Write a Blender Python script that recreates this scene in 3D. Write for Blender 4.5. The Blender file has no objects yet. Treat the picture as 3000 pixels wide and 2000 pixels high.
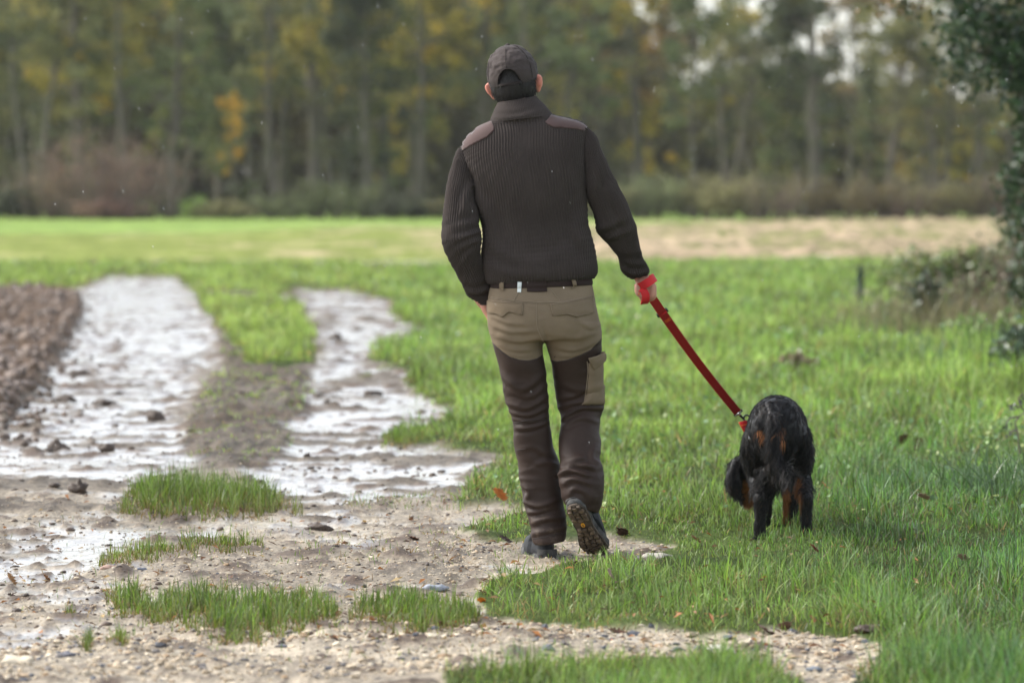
import bpy, bmesh, math, random
import numpy as np
from mathutils import Vector, Matrix
from mathutils.bvhtree import BVHTree
from mathutils.geometry import delaunay_2d_cdt

# ------------------------------------------------------------------ camera, sky, sun, exposure
scene = bpy.context.scene
COL = scene.collection
R = math.radians
CAM_H, FPX = 1.30, 12500.0                     # 150 mm lens on a 36 mm wide frame of 3000 px
PITCH = math.atan(440 / FPX)
MAN_Y = 14.83

cam_d = bpy.data.cameras.new("camera")
cam = bpy.data.objects.new("camera", cam_d)
COL.objects.link(cam)
scene.camera = cam
cam.location = (0, 0, CAM_H)
cam.rotation_euler = (math.pi / 2 - PITCH, 0, 0)
cam_d.lens = 150; cam_d.sensor_width = 36; cam_d.clip_start = 0.1; cam_d.clip_end = 3000
cam_d.dof.use_dof = True
cam_d.dof.focus_distance = 14.85
cam_d.dof.aperture_fstop = 3.8
cam_d.dof.aperture_blades = 0

SUN_EL, SUN_AZ = 42.0, -75.0                   # azimuth from the view direction, negative = to the left
world = bpy.data.worlds.new("World")
scene.world = world
world.use_nodes = True
nt = world.node_tree
bg = nt.nodes["Background"]
sky = nt.nodes.new("ShaderNodeTexSky")
sky.sky_type = 'NISHITA'; sky.sun_disc = False
sky.sun_elevation = R(SUN_EL); sky.sun_rotation = R(SUN_AZ)
sky.air_density = 1.0; sky.dust_density = 1.5; sky.ozone_density = 1.0
hs = nt.nodes.new("ShaderNodeHueSaturation")
hs.inputs["Saturation"].default_value = 0.38   # an overcast sky: nearly colourless
nt.links.new(sky.outputs[0], hs.inputs["Color"])
nt.links.new(hs.outputs[0], bg.inputs[0])
bg.inputs[1].default_value = 0.15

sun_d = bpy.data.lights.new("sun", 'SUN')
sun = bpy.data.objects.new("sun", sun_d)
COL.objects.link(sun)
sun_d.energy = 1.8; sun_d.angle = R(22); sun_d.color = (1.0, 0.95, 0.87)
_a, _e = R(SUN_AZ), R(SUN_EL)
sun_dir = Vector((math.sin(_a) * math.cos(_e), math.cos(_a) * math.cos(_e), math.sin(_e)))
sun.rotation_euler = sun_dir.to_track_quat('Z', 'Y').to_euler()
sun.location = (-20, 5, 30)

scene.view_settings.view_transform = 'Standard'
scene.view_settings.look = 'None'
scene.view_settings.gamma = 1
scene.view_settings.use_curve_mapping = False
scene.view_settings.exposure = 1.22
scene.render.engine = 'CYCLES'
scene.cycles.use_denoising = True
scene.cycles.max_bounces = 8
scene.cycles.transparent_max_bounces = 12
scene.cycles.volume_bounces = 0

# ------------------------------------------------------------------ helpers
rng = np.random.default_rng(7)
random.seed(7)

def at(x, y, Y):
    """World point seen at photo pixel x, y on the plane at distance Y."""
    x = np.asarray(x, float); y = np.asarray(y, float)
    dx = (x - 1500) / FPX; dz = -(y - 1000) / FPX
    yy = math.cos(PITCH) + dz * math.sin(PITCH)
    zz = -math.sin(PITCH) + dz * math.cos(PITCH)
    t = Y / yy
    return np.stack([dx * t, Y + 0 * t, CAM_H + zz * t], -1)

def ground_at(x, y):
    x = np.asarray(x, float); y = np.asarray(y, float)
    dz = -(y - 1000) / FPX
    yy = math.cos(PITCH) + dz * math.sin(PITCH)
    zz = -math.sin(PITCH) + dz * math.cos(PITCH)
    t = -CAM_H / zz
    return np.stack([(x - 1500) / FPX * t, yy * t, 0 * t], -1)

def proj(P):
    P = np.asarray(P, float)
    X, Y, Z = P[..., 0], P[..., 1], P[..., 2] - CAM_H
    d = Y * math.cos(PITCH) - Z * math.sin(PITCH)
    u = Y * math.sin(PITCH) + Z * math.cos(PITCH)
    return np.stack([1500 + FPX * X / d, 1000 - FPX * u / d], -1)

def _h(i, j, k, s):
    n = (i * 374761393 + j * 668265263 + k * 2147483647 + s * 1274126177) & 0xFFFFFFFF
    n = ((n ^ (n >> 13)) * 1274126177) & 0xFFFFFFFF
    n = ((n ^ (n >> 15)) * 2246822519) & 0xFFFFFFFF
    return ((n ^ (n >> 16)) & 0xFFFFFF) / float(0xFFFFFF) * 2 - 1

def vn(P, s=0):
    P = np.asarray(P, float)
    if P.shape[-1] == 2:
        P = np.concatenate([P, np.zeros(P.shape[:-1] + (1,))], -1)
    I = np.floor(P).astype(np.int64); f = P - I
    u = f * f * (3 - 2 * f)
    i, j, k = I[..., 0], I[..., 1], I[..., 2]
    r = 0
    for a in (0, 1):
        for b in (0, 1):
            for c in (0, 1):
                w = (u[..., 0] if a else 1 - u[..., 0]) * (u[..., 1] if b else 1 - u[..., 1]) * (u[..., 2] if c else 1 - u[..., 2])
                r = r + w * _h(i + a, j + b, k + c, s)
    return r

def fbm(P, octv=3, s=0):
    P = np.asarray(P, float); r = 0; a = 0.5
    for o in range(octv):
        r = r + a * vn(P * (2 ** o) + 17.3 * o, s + o); a *= 0.5
    return r

def sstep(a, b, x):
    t = np.clip((x - a) / (b - a), 0, 1)
    return t * t * (3 - 2 * t)

def sdf(P, poly):
    """Signed distance (negative inside) of points to a closed polygon."""
    P = np.asarray(P, float); poly = np.asarray(poly, float)
    d = np.full(P.shape[0], 1e18); ins = np.zeros(P.shape[0], bool)
    for a, b in zip(poly, np.roll(poly, -1, 0)):
        e = b - a; w = P - a
        t = np.clip((w @ e) / max(e @ e, 1e-12), 0, 1)
        q = w - t[:, None] * e
        d = np.minimum(d, (q * q).sum(1))
        c = (a[1] > P[:, 1]) != (b[1] > P[:, 1])
        with np.errstate(divide='ignore', invalid='ignore'):
            xi = (b[0] - a[0]) * (P[:, 1] - a[1]) / (b[1] - a[1] if b[1] != a[1] else 1e-12) + a[0]
        ins ^= c & (P[:, 0] < xi)
    d = np.sqrt(d)
    return np.where(ins, -d, d)

def mesh_np(name, V, F, smooth=True):
    """Mesh data from arrays; F is an (n,3) or (n,4) array or a list of such arrays."""
    V = np.asarray(V, np.float32)
    Fs = [np.asarray(f, np.int32) for f in (F if isinstance(F, list) else [F]) if len(f)]
    me = bpy.data.meshes.new(name)
    me.vertices.add(len(V)); me.vertices.foreach_set("co", V.ravel())
    nl = sum(f.size for f in Fs); npoly = sum(len(f) for f in Fs)
    me.loops.add(nl); me.polygons.add(npoly)
    me.loops.foreach_set("vertex_index", np.concatenate([f.ravel() for f in Fs]))
    tot = np.concatenate([np.full(len(f), f.shape[1], np.int32) for f in Fs])
    st = np.concatenate([[0], np.cumsum(tot)[:-1]]).astype(np.int32)
    me.polygons.foreach_set("loop_start", st)
    me.polygons.foreach_set("loop_total", tot)
    me.update(calc_edges=True)
    me.validate()
    me.polygons.foreach_set("use_smooth", np.full(len(me.polygons), bool(smooth)))
    return me

def set_attr(me, name, arr, typ='FLOAT'):
    a = me.attributes.new(name, typ, 'POINT')
    arr = np.asarray(arr, np.float32)
    if typ == 'FLOAT_COLOR':
        if arr.shape[1] == 3:
            arr = np.concatenate([arr, np.ones((len(arr), 1), np.float32)], 1)
        a.data.foreach_set("color", arr.ravel())
    else:
        a.data.foreach_set("value", arr.ravel())

def link(name, me, mat=None, parent=None, origin=None):
    o = bpy.data.objects.new(name, me)
    COL.objects.link(o)
    if mat is not None and me is not None:
        if not me.materials:
            me.materials.append(mat)
    if parent is not None:
        o.parent = parent
    return o

ROOT_LOC = {}
def thing(name, label, cat, loc=(0, 0, 0), group=None):
    o = bpy.data.objects.new(name, None); COL.objects.link(o)
    o.location = loc; o.empty_display_size = 0.1
    o['label'] = label; o['category'] = cat
    if group: o['group'] = group
    ROOT_LOC[o.name] = np.array(loc, float)
    return o

def tag(o, label=None, cat=None, group=None, kind=None):
    if label: o['label'] = label
    if cat: o['category'] = cat
    if group: o['group'] = group
    if kind: o['kind'] = kind
    return o

def base_of(parent):
    while parent.parent is not None: parent = parent.parent
    return ROOT_LOC[parent.name]

def part(name, V, F, mat, parent, smooth=True, label=None, kind=None, attrs=()):
    """A mesh part given in world coordinates."""
    me = mesh_np(name, np.asarray(V) - base_of(parent), F, smooth)
    for n, a, t in attrs: set_attr(me, n, a, t)
    o = link(name, me, mat, parent)
    if label: o['label'] = label
    if kind: o['kind'] = kind
    return o

def solo(name, V, F, mat, label, cat, group=None, smooth=True, base=None, attrs=()):
    """A thing that is one mesh, its origin at its base."""
    V = np.asarray(V, float)
    if base is None: base = np.array([V[:, 0].mean(), V[:, 1].mean(), V[:, 2].min()])
    me = mesh_np(name, V - base, F, smooth)
    for n, a, t in attrs: set_attr(me, n, a, t)
    o = link(name, me, mat); o.location = base
    return tag(o, label, cat, group)

class MB:
    """Collects shapes into one mesh."""
    def __init__(s): s.V = []; s.F4 = []; s.F3 = []; s.n = 0
    def add(s, V, F):
        V = np.asarray(V, float)
        for f in (F if isinstance(F, list) else [F]):
            f = np.asarray(f, int)
            if f.size == 0: continue
            (s.F4 if f.shape[1] == 4 else s.F3).append(f + s.n)
        s.V.append(V); s.n += len(V); return s
    def get(s):
        return np.concatenate(s.V), [np.concatenate(f) for f in (s.F4, s.F3) if f]

def loft(rings, cap=True):
    rings = np.asarray(rings, float)
    n, m = rings.shape[:2]
    V = rings.reshape(-1, 3)
    i = np.arange(n - 1)[:, None] * m; j = np.arange(m)[None]; k = (j + 1) % m
    F = np.stack([i + j, i + k, i + m + k, i + m + j], -1).reshape(-1, 4)
    if not cap: return V, [F]
    c0, c1 = rings[0].mean(0), rings[-1].mean(0)
    V = np.concatenate([V, [c0, c1]])
    jj = np.arange(m); kk = (jj + 1) % m
    T = np.concatenate([np.stack([kk, jj, np.full(m, n * m)], -1), np.stack([(n - 1) * m + jj, (n - 1) * m + kk, np.full(m, n * m + 1)], -1)])
    return V, [F, T]

def frames(P):
    P = np.asarray(P, float)
    T = np.gradient(P, axis=0); T /= np.linalg.norm(T, axis=1)[:, None] + 1e-12
    a = np.array([0, 0, 1.0]) if abs(T[0][2]) < 0.9 else np.array([1.0, 0, 0])
    N = []
    n = a - T[0] * (a @ T[0]); n /= np.linalg.norm(n)
    for t in T:
        n = n - t * (n @ t); n /= np.linalg.norm(n) + 1e-12; N.append(n)
    N = np.array(N); B = np.cross(T, N)
    return T, N, B

def tube(P, r, m=8, cap=True):
    P = np.asarray(P, float); r = np.broadcast_to(np.asarray(r, float), (len(P),))
    T, N, B = frames(P)
    a = np.linspace(0, 2 * math.pi, m, endpoint=False)
    rings = P[:, None] + r[:, None, None] * (np.cos(a)[None, :, None] * N[:, None] + np.sin(a)[None, :, None] * B[:, None])
    return loft(rings, cap)

def smooth_path(P, n):
    """Catmull-Rom through the control rows P (any width), n samples."""
    P = np.asarray(P, float)
    Q = np.concatenate([[2 * P[0] - P[1]], P, [2 * P[-1] - P[-2]]])
    t = np.linspace(0, len(P) - 1, n); i = np.minimum(t.astype(int), len(P) - 2); f = (t - i)[:, None]
    a, b, c, d = Q[i], Q[i + 1], Q[i + 2], Q[i + 3]
    return 0.5 * ((2 * b) + (-a + c) * f + (2 * a - 5 * b + 4 * c - d) * f ** 2 + (-a + 3 * b - 3 * c + d) * f ** 3)

def ribbon(P, W, width, thick, closed=False):
    """A strap: path P, width directions W."""
    P = np.asarray(P, float); W = np.asarray(W, float)
    W = W / np.linalg.norm(W, axis=1)[:, None]
    T = np.gradient(P, axis=0); T /= np.linalg.norm(T, axis=1)[:, None]
    N = np.cross(T, W); N /= np.linalg.norm(N, axis=1)[:, None]
    w, h = width / 2, thick / 2
    rings = np.stack([P + W * w + N * h, P - W * w + N * h, P - W * w - N * h, P + W * w - N * h], 1)
    return loft(rings, not closed)

def box(c, s, rot=None):
    c = np.asarray(c, float); s = np.asarray(s, float) / 2
    V = np.array([[x, y, z] for z in (-1, 1) for y in (-1, 1) for x in (-1, 1)], float) * s
    if rot is not None: V = V @ np.asarray(rot).T
    F = np.array([[0, 2, 3, 1], [4, 5, 7, 6], [0, 1, 5, 4], [2, 6, 7, 3], [0, 4, 6, 2], [1, 3, 7, 5]])
    return V + c, F

def ellipsoid(c, s, rot=None, n=14, m=20):
    th = np.linspace(0.02, math.pi - 0.02, n); ph = np.linspace(0, 2 * math.pi, m, endpoint=False)
    r = np.stack([np.sin(th)[:, None] * np.cos(ph), np.sin(th)[:, None] * np.sin(ph), np.cos(th)[:, None] + 0 * ph], -1) * np.asarray(s, float)
    if rot is not None: r = r @ np.asarray(rot).T
    return loft((r + np.asarray(c, float))[:, ::-1], True)

def capsule_chain(P, r, m=14, sub=4):
    """Closed tapered tube with rounded ends through points P (world)."""
    P = np.asarray(P, float); r = np.asarray(r, float)
    Q = smooth_path(np.concatenate([P, r[:, None]], 1), (len(P) - 1) * sub + 1)
    P, r = Q[:, :3], Q[:, 3]
    d0 = P[0] - P[1]; d0 /= np.linalg.norm(d0); d1 = P[-1] - P[-2]; d1 /= np.linalg.norm(d1)
    cs = [(0.98, 0.2), (0.8, 0.6), (0.45, 0.89)]
    pre = [P[0] + d0 * r[0] * a for a, b in cs]; prer = [r[0] * b for a, b in cs]
    post = [P[-1] + d1 * r[-1] * a for a, b in cs[::-1]]; postr = [r[-1] * b for a, b in cs[::-1]]
    return tube(np.concatenate([pre, P, post]), np.concatenate([prer, r, postr]), m)

def eval_mesh(me, mods):
    """Mesh arrays of `me` after modifiers given as (type, settings)."""
    o = bpy.data.objects.new("tmp", me); COL.objects.link(o)
    for t, kw in mods:
        m = o.modifiers.new(t, t)
        for k, v in kw.items(): setattr(m, k, v)
    dg = bpy.context.evaluated_depsgraph_get()
    e = o.evaluated_get(dg); m2 = e.to_mesh()
    V = np.empty(len(m2.vertices) * 3, np.float32); m2.vertices.foreach_get("co", V)
    tot = np.empty(len(m2.polygons), np.int32); m2.polygons.foreach_get("loop_total", tot)
    li = np.empty(len(m2.loops), np.int32); m2.loops.foreach_get("vertex_index", li)
    st = np.concatenate([[0], np.cumsum(tot)[:-1]])
    F = []
    for k in (4, 3):
        s = st[tot == k]
        if len(s): F.append(li[s[:, None] + np.arange(k)])
    V = V.reshape(-1, 3).astype(float)
    e.to_mesh_clear()
    bpy.data.objects.remove(o); bpy.data.meshes.remove(me)
    return V, F

def remesh(mb, voxel, iters=6, fac=0.5):
    V, F = mb.get()
    return eval_mesh(mesh_np("tmp", V, F, False), [('REMESH', dict(mode='VOXEL', voxel_size=voxel)), ('SMOOTH', dict(iterations=iters, factor=fac))])

def vnormals(V, F):
    N = np.zeros_like(V)
    for f in F:
        a, b, c = V[f[:, 0]], V[f[:, 1]], V[f[:, 2]]
        n = np.cross(b - a, c - a) if f.shape[1] == 3 else np.cross(c - a, V[f[:, 3]] - b)
        for k in range(f.shape[1]): np.add.at(N, f[:, k], n)
    return N / (np.linalg.norm(N, axis=1)[:, None] + 1e-12)

# ------------------------------------------------------------------ materials
def new_mat(name):
    m = bpy.data.materials.new(name); m.use_nodes = True
    return m, m.node_tree, m.node_tree.nodes["Principled BSDF"]

def nd(t, typ, **kw):
    n = t.nodes.new(typ)
    for k, v in kw.items(): setattr(n, k, v)
    return n

def noise_node(t, scale, detail=4, vec=None, rough=0.5):
    n = nd(t, "ShaderNodeTexNoise"); n.inputs["Scale"].default_value = scale
    n.inputs["Detail"].default_value = detail; n.inputs["Roughness"].default_value = rough
    if vec is not None: t.links.new(vec, n.inputs["Vector"])
    return n

def mixc(t, fac, a, b, mode='MIX'):
    n = nd(t, "ShaderNodeMix", data_type='RGBA', blend_type=mode)
    for sock, v in ((n.inputs[0], fac), (n.inputs[6], a), (n.inputs[7], b)):
        if hasattr(v, 'is_output'): t.links.new(v, sock)
        elif isinstance(v, (int, float)): sock.default_value = v
        else: sock.default_value = tuple(v) + ((1,) if len(v) == 3 else ())
    return n.outputs[2]

def maprange(t, v, a, b, c, d):
    n = nd(t, "ShaderNodeMapRange"); t.links.new(v, n.inputs[0])
    for i, x in enumerate((a, b, c, d)): n.inputs[i + 1].default_value = x
    return n.outputs[0]

def bump(t, h, strength, dist, normal=None):
    b = nd(t, "ShaderNodeBump"); b.inputs["Strength"].default_value = strength
    b.inputs["Distance"].default_value = dist; t.links.new(h, b.inputs["Height"])
    if normal is not None: t.links.new(normal, b.inputs["Normal"])
    return b.outputs[0]

def simple_mat(name, col, rough=0.7, vary=0.25, scale=30.0, bscale=200.0, bstr=0.3, bdist=0.002, spec=0.4, sss=0.0, metal=0.0, sheen=0.0):
    m, t, p = new_mat(name)
    tc = nd(t, "ShaderNodeTexCoord")
    n = noise_node(t, scale, 4, tc.outputs["Object"])
    f = maprange(t, n.outputs["Fac"], 0.3, 0.7, 0, 1)
    c = mixc(t, f, [x * (1 - vary) for x in col], [min(1, x * (1 + vary)) for x in col])
    t.links.new(c, p.inputs["Base Color"])
    p.inputs["Roughness"].default_value = rough
    p.inputs["Specular IOR Level"].default_value = spec
    p.inputs["Metallic"].default_value = metal
    p.inputs["Sheen Weight"].default_value = sheen
    if sss:
        p.inputs["Subsurface Weight"].default_value = sss; p.inputs["Subsurface Scale"].default_value = 0.01
        p.inputs["Subsurface Radius"].default_value = (1.0, 0.35, 0.2)
    if bstr:
        n2 = noise_node(t, bscale, 3, tc.outputs["Object"])
        t.links.new(bump(t, n2.outputs["Fac"], bstr, bdist), p.inputs["Normal"])
    return m

def attr_mat(name, rough=0.6, spec=0.4, transl=0.0, attr="gcol", objcol=False, coat=0.0):
    """Colour from the mesh's own colour attribute (the colour each blade or leaf has)."""
    m, t, p = new_mat(name)
    a = nd(t, "ShaderNodeAttribute", attribute_name=attr)
    c = a.outputs["Color"]
    if objcol:
        oi = nd(t, "ShaderNodeObjectInfo")
        c = mixc(t, 1.0, c, oi.outputs["Color"], 'MULTIPLY')
    t.links.new(c, p.inputs["Base Color"])
    p.inputs["Roughness"].default_value = rough
    p.inputs["Specular IOR Level"].default_value = spec
    if transl:
        tr = nd(t, "ShaderNodeBsdfTranslucent"); mx = nd(t, "ShaderNodeMixShader"); mx.inputs[0].default_value = transl
        t.links.new(c, tr.inputs[0]); out = t.nodes["Material Output"]
        t.links.new(p.outputs[0], mx.inputs[1]); t.links.new(tr.outputs[0], mx.inputs[2]); t.links.new(mx.outputs[0], out.inputs[0])
    return m
# ------------------------------------------------------------------ ground: one fine sheet cut into its kinds of ground
MEADOW = [(-4000, 768), (-600, 768), (700, 772), (1250, 776), (1850, 764), (7000, 758), (7000, 2600), (2420, 2600), (2440, 2050), (2540, 1970), (2555, 1905), (2515, 1874), (2300, 1858),
          (1800, 1862), (1450, 1850), (1410, 1790), (1425, 1730), (1480, 1700), (1700, 1668), (1960, 1650), (1990, 1628), (1900, 1606), (1800, 1600),
          (1650, 1604), (1500, 1606), (1400, 1590), (1375, 1568), (1420, 1530), (1530, 1500), (1470, 1480), (1390, 1482), (1330, 1492), (1320, 1455), (1350, 1425), (1440, 1385),
          (1500, 1345), (1420, 1330), (1330, 1322), (1250, 1308), (1120, 1302), (1118, 1272), (1240, 1250), (1330, 1236), (1330, 1205), (1215, 1172),
          (1200, 1095), (1095, 1062), (1085, 1010), (1280, 985), (1150, 935), (1150, 890), (1010, 848), (870, 846), (800, 872), (560, 850),
          (505, 812), (320, 810), (225, 845), (0, 850), (-4000, 850), (-4000, 768)]
STRIP = [(560, 862), (800, 872), (880, 895), (925, 1000), (918, 1062), (810, 1092), (720, 1068), (655, 965)]
THIN = [(640, 940), (720, 1060), (900, 1070), (925, 1140), (870, 1230), (840, 1330), (760, 1375), (600, 1370), (520, 1330), (530, 1262), (565, 1180), (640, 1090)]
FRONT = [(1250, 2600), (1330, 2010), (1500, 1968), (1720, 1955), (1850, 1945), (2000, 1950), (2140, 1922), (2250, 1935), (2300, 1990), (2370, 2060), (2400, 2600)]
RUTS = [[(275, 832), (320, 813), (500, 815), (545, 850), (585, 880), (620, 960), (628, 1010), (600, 1080), (555, 1160), (500, 1225), (530, 1290), (640, 1330), (900, 1290),
         (760, 1280), (640, 1340), (520, 1400), (330, 1420), (0, 1400), (-600, 1420), (-600, 1250), (0, 1236), (100, 1150), (165, 1050), (235, 945), (225, 880)],
        [(870, 848), (1010, 850), (1150, 885), (1140, 915), (1000, 925), (900, 905)],
        [(915, 935), (1150, 938), (1285, 975), (1085, 1010), (1075, 1060), (1200, 1090), (1210, 1170), (1330, 1205), (1310, 1240), (1120, 1270), (1120, 1310), (1420, 1345), (1480, 1372), (1300, 1420), (1200, 1440),
         (900, 1470), (720, 1380), (640, 1345), (760, 1260), (880, 1200), (850, 1140), (960, 1060), (960, 1000)],
        [(-600, 1560), (0, 1560), (250, 1530), (520, 1530), (600, 1560), (380, 1600), (260, 1640), (120, 1730), (-60, 1800), (-600, 1800)],
        [(1200, 1722), (1390, 1700), (1400, 1740), (1300, 1745)], [(-600, 1830), (60, 1835), (180, 1860), (80, 1890), (-600, 1890)]]
SOIL = [(-4000, 842), (0, 846), (130, 846), (228, 872), (240, 940), (165, 1035), (95, 1140), (10, 1245), (-600, 1262), (-4000, 1300)]

def build_ground():
    ys = np.concatenate([np.geomspace(9.3, 62, 600), np.geomspace(62, 300, 130)[1:]])
    ts = np.concatenate([np.linspace(-.30, -.134, 26)[:-1], np.linspace(-.134, .134, 292), np.linspace(.134, .30, 26)[1:]])
    Yg, Tg = np.meshgrid(ys, ts, indexing='ij')
    Xg = Yg * Tg
    nr, nc = Yg.shape
    W = np.stack([Xg.ravel(), Yg.ravel(), np.zeros(Xg.size)], -1)
    X, Y = W[:, 0], W[:, 1]
    P = proj(W)
    # ragged edges between the kinds of ground
    q = np.stack([X * 3.1, Y * 1.1], -1); q2 = np.stack([X * 9, Y * 3.2], -1)
    k = 15.0 / Y
    Pj = P + np.stack([vn(q, 3) * 34 * k ** .6 + vn(q2, 4) * 24 * k ** .6, vn(q, 5) * 13 * k ** .6 + vn(q2, 6) * 9 * k ** .8], -1)
    sg = np.minimum(sdf(Pj, MEADOW), sdf(Pj, FRONT))
    ss = sdf(Pj, STRIP); st = sdf(Pj, THIN)
    sw = np.min([sdf(Pj, r) for r in RUTS], 0)
    so = sdf(Pj, SOIL)
    fe = np.interp(P[:, 0], [0, 1200, 1900, 3000], [765, 775, 764, 760]) + vn(np.stack([X * .5, Y * .1], -1), 8) * 6
    gb = np.interp(P[:, 0], [0, 1300, 1850, 2300, 3000], [690, 668, 654, 641, 639]) + vn(np.stack([X * .2, Y * .05], -1), 9) * 8
    py = P[:, 1]
    far = py < fe; green = py < gb
    zone = np.full(len(X), 0)                        # 0 track
    zone[(sg < 0) | (ss < 0)] = 1                    # 1 meadow
    zone[(so < 0)] = 2                               # 2 ploughed soil
    zone[far] = 3; zone[green] = 4                   # 3 stubble, 4 sown field
    # ---- relief (metres)
    q3 = np.stack([X, Y], -1)
    und = fbm(q3 * np.array([1.1, .35]), 2, 20) * .03
    fine = fbm(q3 * np.array([22, 12]), 3, 21)
    lump = fbm(q3 * np.array([5.5, 3.4]), 3, 22)
    clod = np.maximum(0, vn(q3 * np.array([7.5, 5.0]), 23) - .35) ** 1.0
    clod2 = np.maximum(0, vn(q3 * np.array([15, 11.0]), 24) - .42)
    gt = sstep(-6, 10, -np.minimum(sg, ss))          # 1 inside grass
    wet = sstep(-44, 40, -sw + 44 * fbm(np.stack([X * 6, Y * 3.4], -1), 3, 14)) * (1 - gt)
    thin = sstep(-20, 25, -st)
    soil = sstep(-10, 12, -so)
    near = np.clip((Y - 13) / 9, 0, 1)
    h = fine * .012 + lump * .012 + clod2 * .03
    h = h * (1 - .62 * wet) - .022 * wet + clod * (.016 + .035 * near) * (1 - .25 * wet) + clod2 * .03 * wet
    h += thin * (lump * .03 + .015)
    h = h * (1 - gt) + gt * (lump * .03 + .018 + fine * .01)
    h = h * (1 - soil) + soil * (.045 + .1 * np.maximum(0, fbm(q3 * np.array([4.6, 3.2]), 3, 26) + .1) + fine * .05)
    hf = fbm(q3 * np.array([2.6, 1.1]), 4, 27) * .26 * np.clip(3000 / 3000, 0, 1)
    tan = sstep(700, 1900, P[:, 0] + vn(np.stack([X * .6, Y * .12], -1), 10) * 260)
    h = np.where(far & ~green, hf * (.3 + .7 * tan), h)
    h = np.where(green, .02 + .02 * lump, h)
    h = h + und * (~far)
    # ---- albedo
    def C(*c): return np.array(c)[None]
    n1 = (fbm(q3 * np.array([3, 1.4]), 3, 30) + .5)[:, None]
    n2 = (fbm(q3 * np.array([30, 17]), 2, 31) + .5)[:, None]
    pale = C(.43, .365, .272) * (.72 + .5 * n2)
    mud = C(.172, .143, .107) * (.7 + .6 * n2)
    nearg = sstep(13.6, 11.9, Y + 1.2 * vn(q, 12))[:, None]
    mid = sstep(21, 16.8, Y + 1.5 * vn(q, 13))[:, None]
    gravel_amt = np.clip(.16 + .40 * mid + .40 * nearg + .6 * (n1 - .5), 0, 1)
    col = mud * (1 - gravel_amt) + pale * gravel_amt
    rut_sheen = (wet * sstep(16.5, 19, Y))[:, None] * .8
    col = col * (1 - rut_sheen) + C(.40, .36, .31) * rut_sheen  # wet limestone mud paled further: sky reflection put into the base colour
    dark = np.clip(clod * 3.2 + clod2 * 2.4 - .1, 0, 1)[:, None]
    col = col * (1 - dark) + C(.105, .072, .05) * dark
    col = col * (1 - thin[:, None]) + (C(.075, .053, .034) * (.5 + 1.0 * n2)) * thin[:, None]
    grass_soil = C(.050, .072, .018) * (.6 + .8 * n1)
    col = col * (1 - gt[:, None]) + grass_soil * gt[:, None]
    soilc = C(.13, .092, .066) * (.6 + .8 * n2)
    col = col * (1 - soil[:, None]) + soilc * soil[:, None]
    n4 = (fbm(np.stack([X * 1.9, Y * .42], -1), 4, 33) + .5)[:, None]
    n5 = (fbm(np.stack([X * .45, Y * .09], -1), 3, 34) + .5)[:, None]
    stub = C(.54, .42, .275) * (.30 + 1.0 * n4 + .45 * n5)
    sprout = C(.35, .42, .10) * (.75 + .5 * n4)
    a = np.clip(tan[:, None] + .9 * (n4 - .62) + .9 * (n5 - .5), 0.03, 1)
    fieldc = sprout * (1 - a) + stub * a
    col = np.where(far[:, None], fieldc, col)
    gr = C(.215, .31, .072) * (.8 + .4 * n4)
    gm = sstep(10, -10, py - gb)[:, None]
    col = np.where(far[:, None], col * (1 - gm) + gr * gm, col)
    wetv = np.clip(wet * (.75 + .5 * n1[:, 0]) - dark[:, 0] * .8, 0, 1) + (1 - wet) * (1 - gt) * (~far) * np.clip(.30 + .5 * (n1[:, 0] - .5) - .25 * nearg[:, 0], 0, 1)
    br = fbm(q3 * np.array([2.1, 2.6]) + np.stack([0 * X, X * .8], -1), 4, 36) + .10 * sstep(19, 22, Y) * 0
    brk = sstep(.02, .16, br + .10 * sstep(24, 17, Y) - .12 * sstep(27, 36, Y) - .10 * sstep(15, 13, Y) * 0) * (1 - gt) * (~far)
    lf = np.maximum(sstep(680, 480, P[:, 0]) * sstep(1420, 1300, py), .8 * sstep(560, 380, P[:, 0]) * sstep(1520, 1550, py) * sstep(1800, 1740, py))
    fl = sstep(.10, .24, fbm(q3 * np.array([5.0, 4.2]), 3, 37) + .10 * sstep(300, 60, P[:, 0]) - .02) * (1 - gt) * (~far)
    brk = np.maximum(brk * (1 - .93 * lf), fl * (.35 + .55 * lf) * sstep(40, 26, Y))
    wetv = wetv * (1 - .8 * brk)
    wetv = np.clip(np.where(far, 0, wetv) * (1 - soil * .75) * (1 - thin * .6), 0, 1)
    brc = (brk * (1 - soil))[:, None] * (.35 + .5 * sstep(15.5, 18.5, Y))[:, None]
    col = col * (1 - brc) + C(.100, .081, .058) * (.35 + 1.3 * n2) * brc
    h = h + .012 * brk * (1 - gt) * (~far)
    V = W.copy(); V[:, 2] = h
    i = np.arange(nr - 1)[:, None] * nc; j = np.arange(nc - 1)[None]
    F = np.stack([i + j, i + j + 1, i + nc + j + 1, i + nc + j], -1).reshape(-1, 4)
    fz = zone[F[:, 0]]
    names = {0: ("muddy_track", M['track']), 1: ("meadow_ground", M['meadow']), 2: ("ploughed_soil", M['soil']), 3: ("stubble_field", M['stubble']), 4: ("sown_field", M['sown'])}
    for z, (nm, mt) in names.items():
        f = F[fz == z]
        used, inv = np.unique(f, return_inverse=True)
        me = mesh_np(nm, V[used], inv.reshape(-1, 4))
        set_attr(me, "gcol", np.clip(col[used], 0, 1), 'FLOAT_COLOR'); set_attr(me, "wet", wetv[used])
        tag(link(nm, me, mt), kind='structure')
    # apron out to the horizon
    S = 600.0
    me = mesh_np("ground", [(-S, -200, -.12), (S, -200, -.12), (S, 600, -.12), (-S, 600, -.12)], np.array([[0, 1, 2, 3]]), False)
    tag(link("ground", me, M['apron']), kind='structure')
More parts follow.
